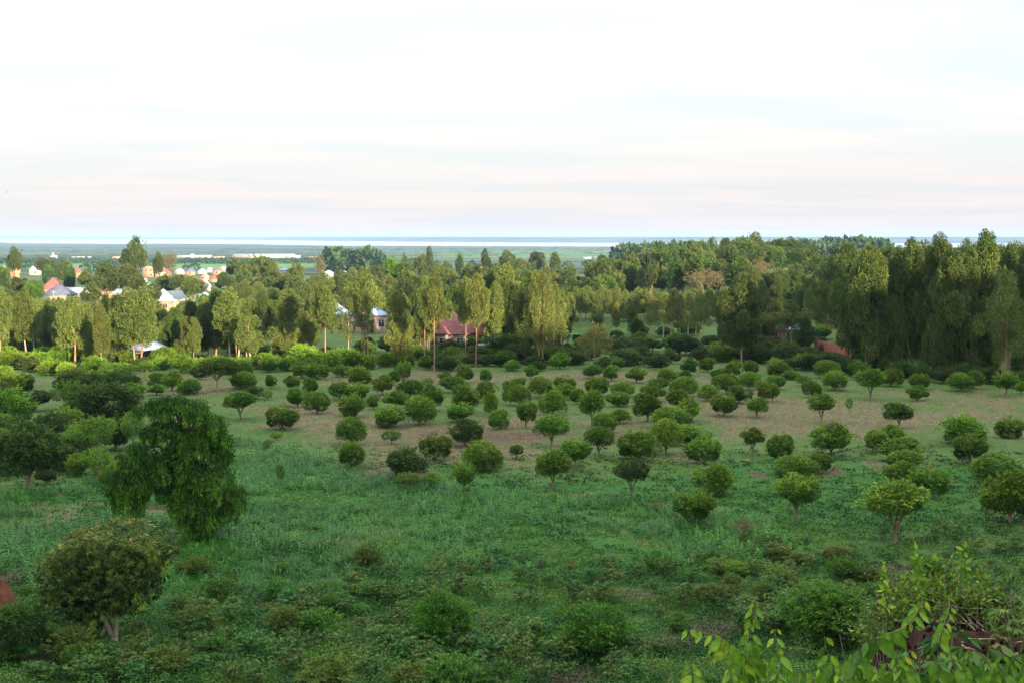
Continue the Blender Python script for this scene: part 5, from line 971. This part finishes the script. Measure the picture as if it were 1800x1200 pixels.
# ------------------------------------------------------------------ the bank in front on the right
def pt(px, py, D): d = ray(px, py); return d*(D/d[1])
def vleaf(mb, base, dirv, L, Wd, face, rng, var, fold=.25):
    """one ovate leaf with a folded midrib, arched and drawn to a drip tip"""
    d = unit(np.array(dirv)); s = np.cross(d, face); s = unit(s) if np.linalg.norm(s) > .05 else unit(np.cross(d, [1, .2, .3])); nrm = np.cross(s, d)
    ts = [0, .08, .2, .36, .54, .72, .87, 1.0]; ws = [.04, .45, .82, 1, .93, .64, .28, .01]; bend = rng.uniform(-.1, .3); V = []
    for t, w in zip(ts, ws):
        c_ = base+d*L*t+nrm*L*bend*t*t; V += [c_-s*Wd/2*w+nrm*fold*Wd/2*w, c_, c_+s*Wd/2*w+nrm*fold*Wd/2*w]
    Q = []
    for i in range(len(ts)-1):
        a = 3*i; Q += [[a, a+1, a+4, a+3], [a+1, a+2, a+5, a+4]]
    va = np.tile([var-.06, min(1, var+.16), var], len(ts)); va[-3:] = min(1, var+.25); mb.add(V, Q, 0, np.clip(va, 0, 1))
def vine(line, D, label, Lpx=36, every=14, seed=1, big=1.0, under=True, young=.6):
    rng = np.random.default_rng(seed); pts = [pt(px, py, D+dd) for px, py, dd in line]; e = pts[-1]
    if under: g = float(T(e[0], e[1])); pts += [np.array([e[0], e[1]+.05, (e[2]+g)/2]), np.array([e[0], e[1]+.1, g-.05])]
    base = pts[-1].copy(); r = empty('vine', tuple(base), 'vine', 'leafy vines on the near bank'); r['label'] = label
    P = np.array(pts)-base; seg = np.linalg.norm(np.diff(P, axis=0), axis=1); cum = np.concatenate([[0], np.cumsum(seg)]); tot = cum[len(line)-1]
    fine = np.linspace(0, cum[-1], 40); PF = np.stack([np.interp(fine, cum, P[:, i]) for i in range(3)], 1); st = MB(); tube(st, PF, np.linspace(.0014, .0042, 40), 5); 
    mb = MB(); s = D/F_PX; t = .004
    step = every*s; side = 1; k = 0; pale = rng.normal()*.10
    while t < tot+ (.25 if under else 0):
        p = np.array([np.interp(t, cum, P[:, i]) for i in range(3)]); f = min(1, t/tot+.05); L = Lpx*s*(.34+.72*min(1, f*1.5))*rng.uniform(.55, 1.2)*big
        for sd in (side, -side):
            a = rng.uniform(-.6, .6); dv = np.array([sd*rng.uniform(.15, .75), rng.uniform(-.35, .25), -rng.uniform(.6, 1.0)]); b = p+np.array([sd*.006, -.002, .002]); tube(st, [p, b], [.0012, .001], 3)
            vleaf(mb, b, dv, L, L*rng.uniform(.40, .52), np.array([rng.uniform(-.7, .7), -1, rng.uniform(.1, .8)]), rng, float(np.clip(rng.normal(young+pale-.38*f, .20), 0.02, 1)), rng.uniform(.1, .45))
            if rng.random() < .25: break
        side *= -1; t += step*rng.uniform(.8, 1.3)
    obj('stem', st.mesh('stem', [M['stem']]), r); obj('foliage', mb.mesh('foliage', [M['vine']], True), r)
vine([(1208, 1107, 0), (1235, 1109, 0), (1262, 1119, 0), (1286, 1136, 0), (1302, 1160, 0), (1318, 1200, 0)], 4.2, 'vine shoot arching left with hanging leaves, left of bottom right group', 42, 20, 1, 1.0, True, .75)
vine([(1327, 1057, 0), (1323, 1078, 0), (1316, 1100, .02), (1322, 1130, 0), (1316, 1165, 0), (1322, 1200, .1)], 4.3, 'tallest upright vine tip in the near right corner', 42, 12, 2, 1.05)
vine([(1364, 1104, 0), (1362, 1124, 0), (1368, 1150, 0), (1374, 1180, 0), (1380, 1205, 0)], 4.3, 'upright vine right beside the tallest vine tip', 40, 13, 3, 1.0)
vine([(1366, 1138, 0), (1400, 1137, 0), (1430, 1143, 0), (1462, 1160, 0), (1490, 1180, 0), (1510, 1210, 0)], 4.1, 'thin vine running nearly level to the right', 26, 26, 4, .6)
vine([(1624, 1056, .2), (1610, 1078, .15), (1590, 1102, .1), (1560, 1114, 0), (1530, 1125, 0), (1508, 1150, 0), (1498, 1200, 0)], 4.0, 'vine arching down left across the dark earth, with broad leaves', 44, 17, 5, 1.05, True, .7)
vine([(1669, 1050, .2), (1668, 1072, .15), (1658, 1098, .1), (1650, 1120, 0), (1648, 1150, 0), (1650, 1200, 0)], 4.2, 'upright bare tipped vine before the dark earth', 32, 20, 6, .8, True, .6)
vine([(1214, 1162, 0), (1216, 1180, 0), (1222, 1205, 0)], 4.1, 'low vine tip at the bottom, leftmost of the group', 38, 12, 7, 1.0, True, .8)
vine([(1449, 1118, 0), (1452, 1142, 0), (1466, 1168, 0), (1480, 1200, 0)], 4.0, 'vine with one upright leaf left of the broad leaved arch', 44, 18, 8, 1.0, True, .7)
rv = random.Random(3)
for i in range(74):
    px = rv.uniform(1270, 1830) if i > 8 else rv.uniform(1290, 1440); py = rv.uniform(1142, 1192) if px > 1480 else rv.uniform(1172, 1200)
    vine([(px, py, 0), (px+rv.uniform(-14, 14), py+24, 0), (px+rv.uniform(-20, 20), py+56, 0)], rv.uniform(3.9, 4.9), 'low leafy vine in the tangle along the bottom right edge', rv.uniform(30, 48), 12, 20+i, 1.0, True, rv.uniform(.3, .75))
# palmate leaved shrubs in the corner
for i, (px, py, D, h, l) in enumerate([(1700, 1152, 5.4, .9, 'palmate leaved plant in the bottom right tangle, left one'), (1765, 1140, 5.2, 1.0, 'palmate leaved plant in the bottom right corner'), (1790, 1062, 9.5, .7, 'palmate leaved plant on the earth bank at the right edge'), (1640, 1160, 5.5, .8, 'palmate leaved plant in the bottom right tangle, middle one')]):
    p = pt(px, py, D); g = float(T(p[0], p[1])); r = empty('cassava_plant', (p[0], p[1], g), 'plant', 'cassava plants on the near bank'); r['label'] = l; H = max(p[2]-g, .3)
    st, fo = CS[i]; a = obj('stem', st, r); b = obj('foliage', fo, r); a.scale = (h*.6, h*.6, H); b.scale = (h*.6,)*3; b.location = (0, 0, max(H-h*.6, 0))
# brush heap on the bank: dry twigs and small leaves
def brush(px, py, D, wpx, hpx, label, seed, nt=90, leaf='mango', nl=1600, green=True):
    rng = np.random.default_rng(seed); p = pt(px, py, D); g = float(T(p[0], p[1])); s = D/F_PX; w, h = wpx*s/2, hpx*s; r = empty('brushwood_bush', (p[0], p[1], g), 'bush', 'brushwood on the near bank'); r['label'] = label; H = max(p[2]-g, 0)+h*.5
    tb = MB(); tips = []
    for i in range(nt):
        a = rng.random()*6.28; q = rng.random()**.6; e = np.array([math.cos(a)*w*q, math.sin(a)*w*.7*q, H*(1-.5*q*q)*rng.uniform(.6, 1.08)]); b = np.array([math.cos(a)*w*q*.4+rng.normal()*.1, rng.normal()*.15, -.05])
        m1 = (b+e)/2+rng.normal(size=3)*.06; tube(tb, [b, m1, e], [.007, .005, .002], 4); tips.append((m1, e))
        f = e+rng.normal(size=3)*np.array([.16, .16, .12]); tube(tb, [m1, (m1+f)/2+rng.normal(size=3)*.02, f], [.004, .003, .0015], 3); tips.append((m1, f))
    obj('twigs', tb.mesh('twigs', [M['twig']]), r)
    mb = MB(); k = rng.integers(0, len(tips), nl); t = rng.random(nl)[:, None]**.6; A = np.array([q[0] for q in tips])[k]; B = np.array([q[1] for q in tips])[k]
    P = A+(B-A)*t+rng.normal(size=(nl, 3))*.012; D_ = rng.normal(size=(nl, 3))+np.array([0, 0, -.1]); leaves(mb, P, D_, rng.uniform(.028, .062, nl), .024, rng, np.clip(rng.normal(.62, .22, nl), 0, 1)); obj('foliage', mb.mesh('foliage', [M[leaf]]), r)
brush(1640, 1030, 11.5, 200, 90, 'tangled heap of twigs and small leaves on the earth bank', 61, 150, 'mango', 4200)
brush(1560, 1040, 11.8, 80, 70, 'sparse twiggy bush left of the tangled heap', 62, 50, 'mango', 900)
brush(1730, 1055, 10.8, 130, 46, 'low brown twig pile right of the tangled heap', 63, 80, 'mango', 1700)
brush(1560, 1105, 9.0, 90, 40, 'dry broken twigs hanging before the dark bank', 64, 45, 'mango', 300)
for i, (px, y0, y1) in enumerate([(1612, 965, 1020), (1694, 962, 1030), (1552, 1002, 1050), (1640, 984, 1030), (1725, 1010, 1040)]):
    D = 11.3; p1 = pt(px, y0, D); p0 = pt(px+6, y1+20, D); g = float(T(p0[0], p0[1])); r = empty('sapling', (p0[0], p0[1], g), 'sapling', 'saplings rising from the brush heap'); rng = np.random.default_rng(70+i)
    reg(r, 'thin leafy sapling', 'rising from the tangled heap on the bank', px); b = np.array([p0[0], p0[1], g]); L_ = [b-b, p0-b+np.array([.01, 0, 0]), p1-b]; st = MB(); tube(st, L_, [.008, .006, .002], 4); obj('stem', st.mesh('stem', [M['stem']]), r); mb = MB()
    t = rng.random(46)[:, None]; P = L_[1]+(L_[2]-L_[1])*t; D_ = rng.normal(size=(46, 3))+np.array([0, 0, .2]); leaves(mb, P, D_, .085, .038, rng, np.clip(rng.normal(.85, .1, 46), 0, 1)); obj('foliage', mb.mesh('foliage', [M['mango']]), r)
# sticks and roots lying on the bank
rng = np.random.default_rng(90)
for i, (px, py, dx_, dy_, lb) in enumerate([(1690, 1128, 60, -6, 'long pale root across the dark earth'), (1725, 1105, 14, 30, 'crooked root hanging down the dark bank'), (1672, 1160, 4, 26, 'short ruddy peg of root upright in the dark bank'), (1690, 1132, 24, 10, 'tan broken stick on the dark earth'), (1680, 1170, 22, -6, 'small tan stick low on the bank'),
                                            (1575, 1045, 36, 12, 'bare stick slanting from the brush heap'), (1770, 1075, 26, 26, 'thin twig at the right edge of the bank'), (1760, 1120, 50, 4, 'thin root near the right edge of the bank')]):
    D = 9.5; x, y, z = gp(px, py); D = y; a = pt(px, py, D-.05); b = pt(px+dx_, py+dy_, D-.12+rng.normal()*.05); m_ = (a+b)/2+rng.normal(size=3)*.02; m2 = a+(b-a)*.25+rng.normal(size=3)*.012; mb = MB(); rr = D/F_PX*2.4
    tube(mb, [np.zeros(3), m2-a, m_-a, b-a], [rr, rr*.9, rr*.7, rr*.4], 6); o = obj('stick', mb.mesh('stick', [M['rtwig']], True), None, tuple(a)); tag(o, lb, 'stick', 'sticks and roots on the near bank')
# clods of earth on the bank
mb = MB()
for i in range(2600):
    x, y = rng.uniform(2.0, 5.5), rng.uniform(7.0, 11.6); z = float(T(x, y)); r_ = rng.uniform(.006, .028)*(1 if rng.random() > .06 else 1.8); d = sph(rng, 8)*r_; C8 = np.array([[-1, -1, -1], [1, -1, -1], [1, 1, -1], [-1, 1, -1], [-1, -1, 1], [1, -1, 1], [1, 1, 1], [-1, 1, 1]])*r_*.6+d*.5
    mb.add(C8+np.array([x, y, z+r_*.2]), [[0, 3, 2, 1], [4, 5, 6, 7], [0, 1, 5, 4], [1, 2, 6, 5], [2, 3, 7, 6], [3, 0, 4, 7]], 0, .5)
tag(obj('earth_clods', mb.mesh('earth_clods', [M['soilm']])), 'loose clods of dark red earth on the near bank', 'soil', kind='stuff')
mb = MB(); n = 4200; x = rng.uniform(1.2, 5.5, n); y = rng.uniform(5, 12, n); z = T(x, y); k = rng.random(n) < .8; P = np.stack([x, y, z+.01], 1)[k]; D_ = rng.normal(size=(len(P), 3)); D_[:, 2] = np.abs(D_[:, 2])*.6
leaves(mb, P, D_, rng.uniform(.03, .08, len(P)), .03, rng, np.clip(rng.normal(.5, .3, len(P)), 0, 1)); tag(obj('bank_herbs', mb.mesh('bank_herbs', [M['weed']])), 'small herbs and litter sprinkled over the earth bank', 'weeds', kind='stuff')
# anthill at the left edge, bird in the sky
def mound(px, base, w, h, label):
    x, y, z = gp(px, base); s = y/F_PX; n, k = 9, 20; V = []; rng_ = np.random.default_rng(int(base))
    for i in range(n):
        f = i/(n-1); rr = w*s/2*math.cos(f*math.pi/2)**.8+.02
        for j in range(k): V.append((math.cos(j*2*math.pi/k)*rr*(1+.12*rng_.normal()), math.sin(j*2*math.pi/k)*rr*(1+.12*rng_.normal()), -.2+f*(h*s+.2)*(1+.03*rng_.normal())))
    Q = [[i*k+j, i*k+(j+1) % k, (i+1)*k+(j+1) % k, (i+1)*k+j] for i in range(n-1) for j in range(k)]; mb = MB(); mb.add(V, Q); tag(obj('termite_mound', mb.mesh('termite_mound', [M['mudm']], True), None, (x, y, z)), label, 'termite mound', 'termite mounds')
M['mudm'] = noisy('ruddy_mound_earth', (.085, .028, .016), (.17, .062, .034), 2.5, bump=.6)
mound(4, 1080, 60, 62, 'ruddy earth mound at the left edge behind the olive bush'); mound(1635, 828, 16, 9, 'dark red little mound between the right orchard trees'); mound(1467, 826, 11, 7, 'small red mound left of the dark red one')
b = np.array(pt(13, 338, 160)); mb = MB(); mb.add([(-.28, 0, .02), (-.03, -.05, 0), (0, .12, .0), (-.03, .06, 0)], [[0, 1, 2, 3]]); mb.add([(.28, 0, .10), (.03, .05, 0), (0, .12, 0), (.03, -.05, 0)], [[0, 1, 2, 3]])
r = empty('bird', tuple(b), 'bird'); r['label'] = 'tiny dark bird flying in the pale sky at the far left'; obj('wing', mb.mesh('wing', [M['glass']]), r); mb = MB(); tube(mb, [(0, -.2, 0), (0, -.08, .01), (0, .1, 0), (0, .22, -.02)], [.01, .05, .045, .01], 6); obj('body', mb.mesh('body', [M['glass']], True), r)

flush()
# ------------------------------------------------------------------ haze
HZ = 4.6e-5
m, t, o = mat_base('haze_air'); pv = N(t, 'ShaderNodeVolumePrincipled', Density=HZ, Anisotropy=.0); pv.inputs['Color'].default_value = (.36, .57, .96, 1); t.links.new(pv.outputs[0], o.inputs['Volume'])
mb = MB(); box(mb, (-26500, -760, -56), (26500, 46500, 46)); hz_ = obj('haze', mb.mesh('haze', [m])); tag(hz_, 'thin blue evening haze over the plain', 'haze', kind='stuff')
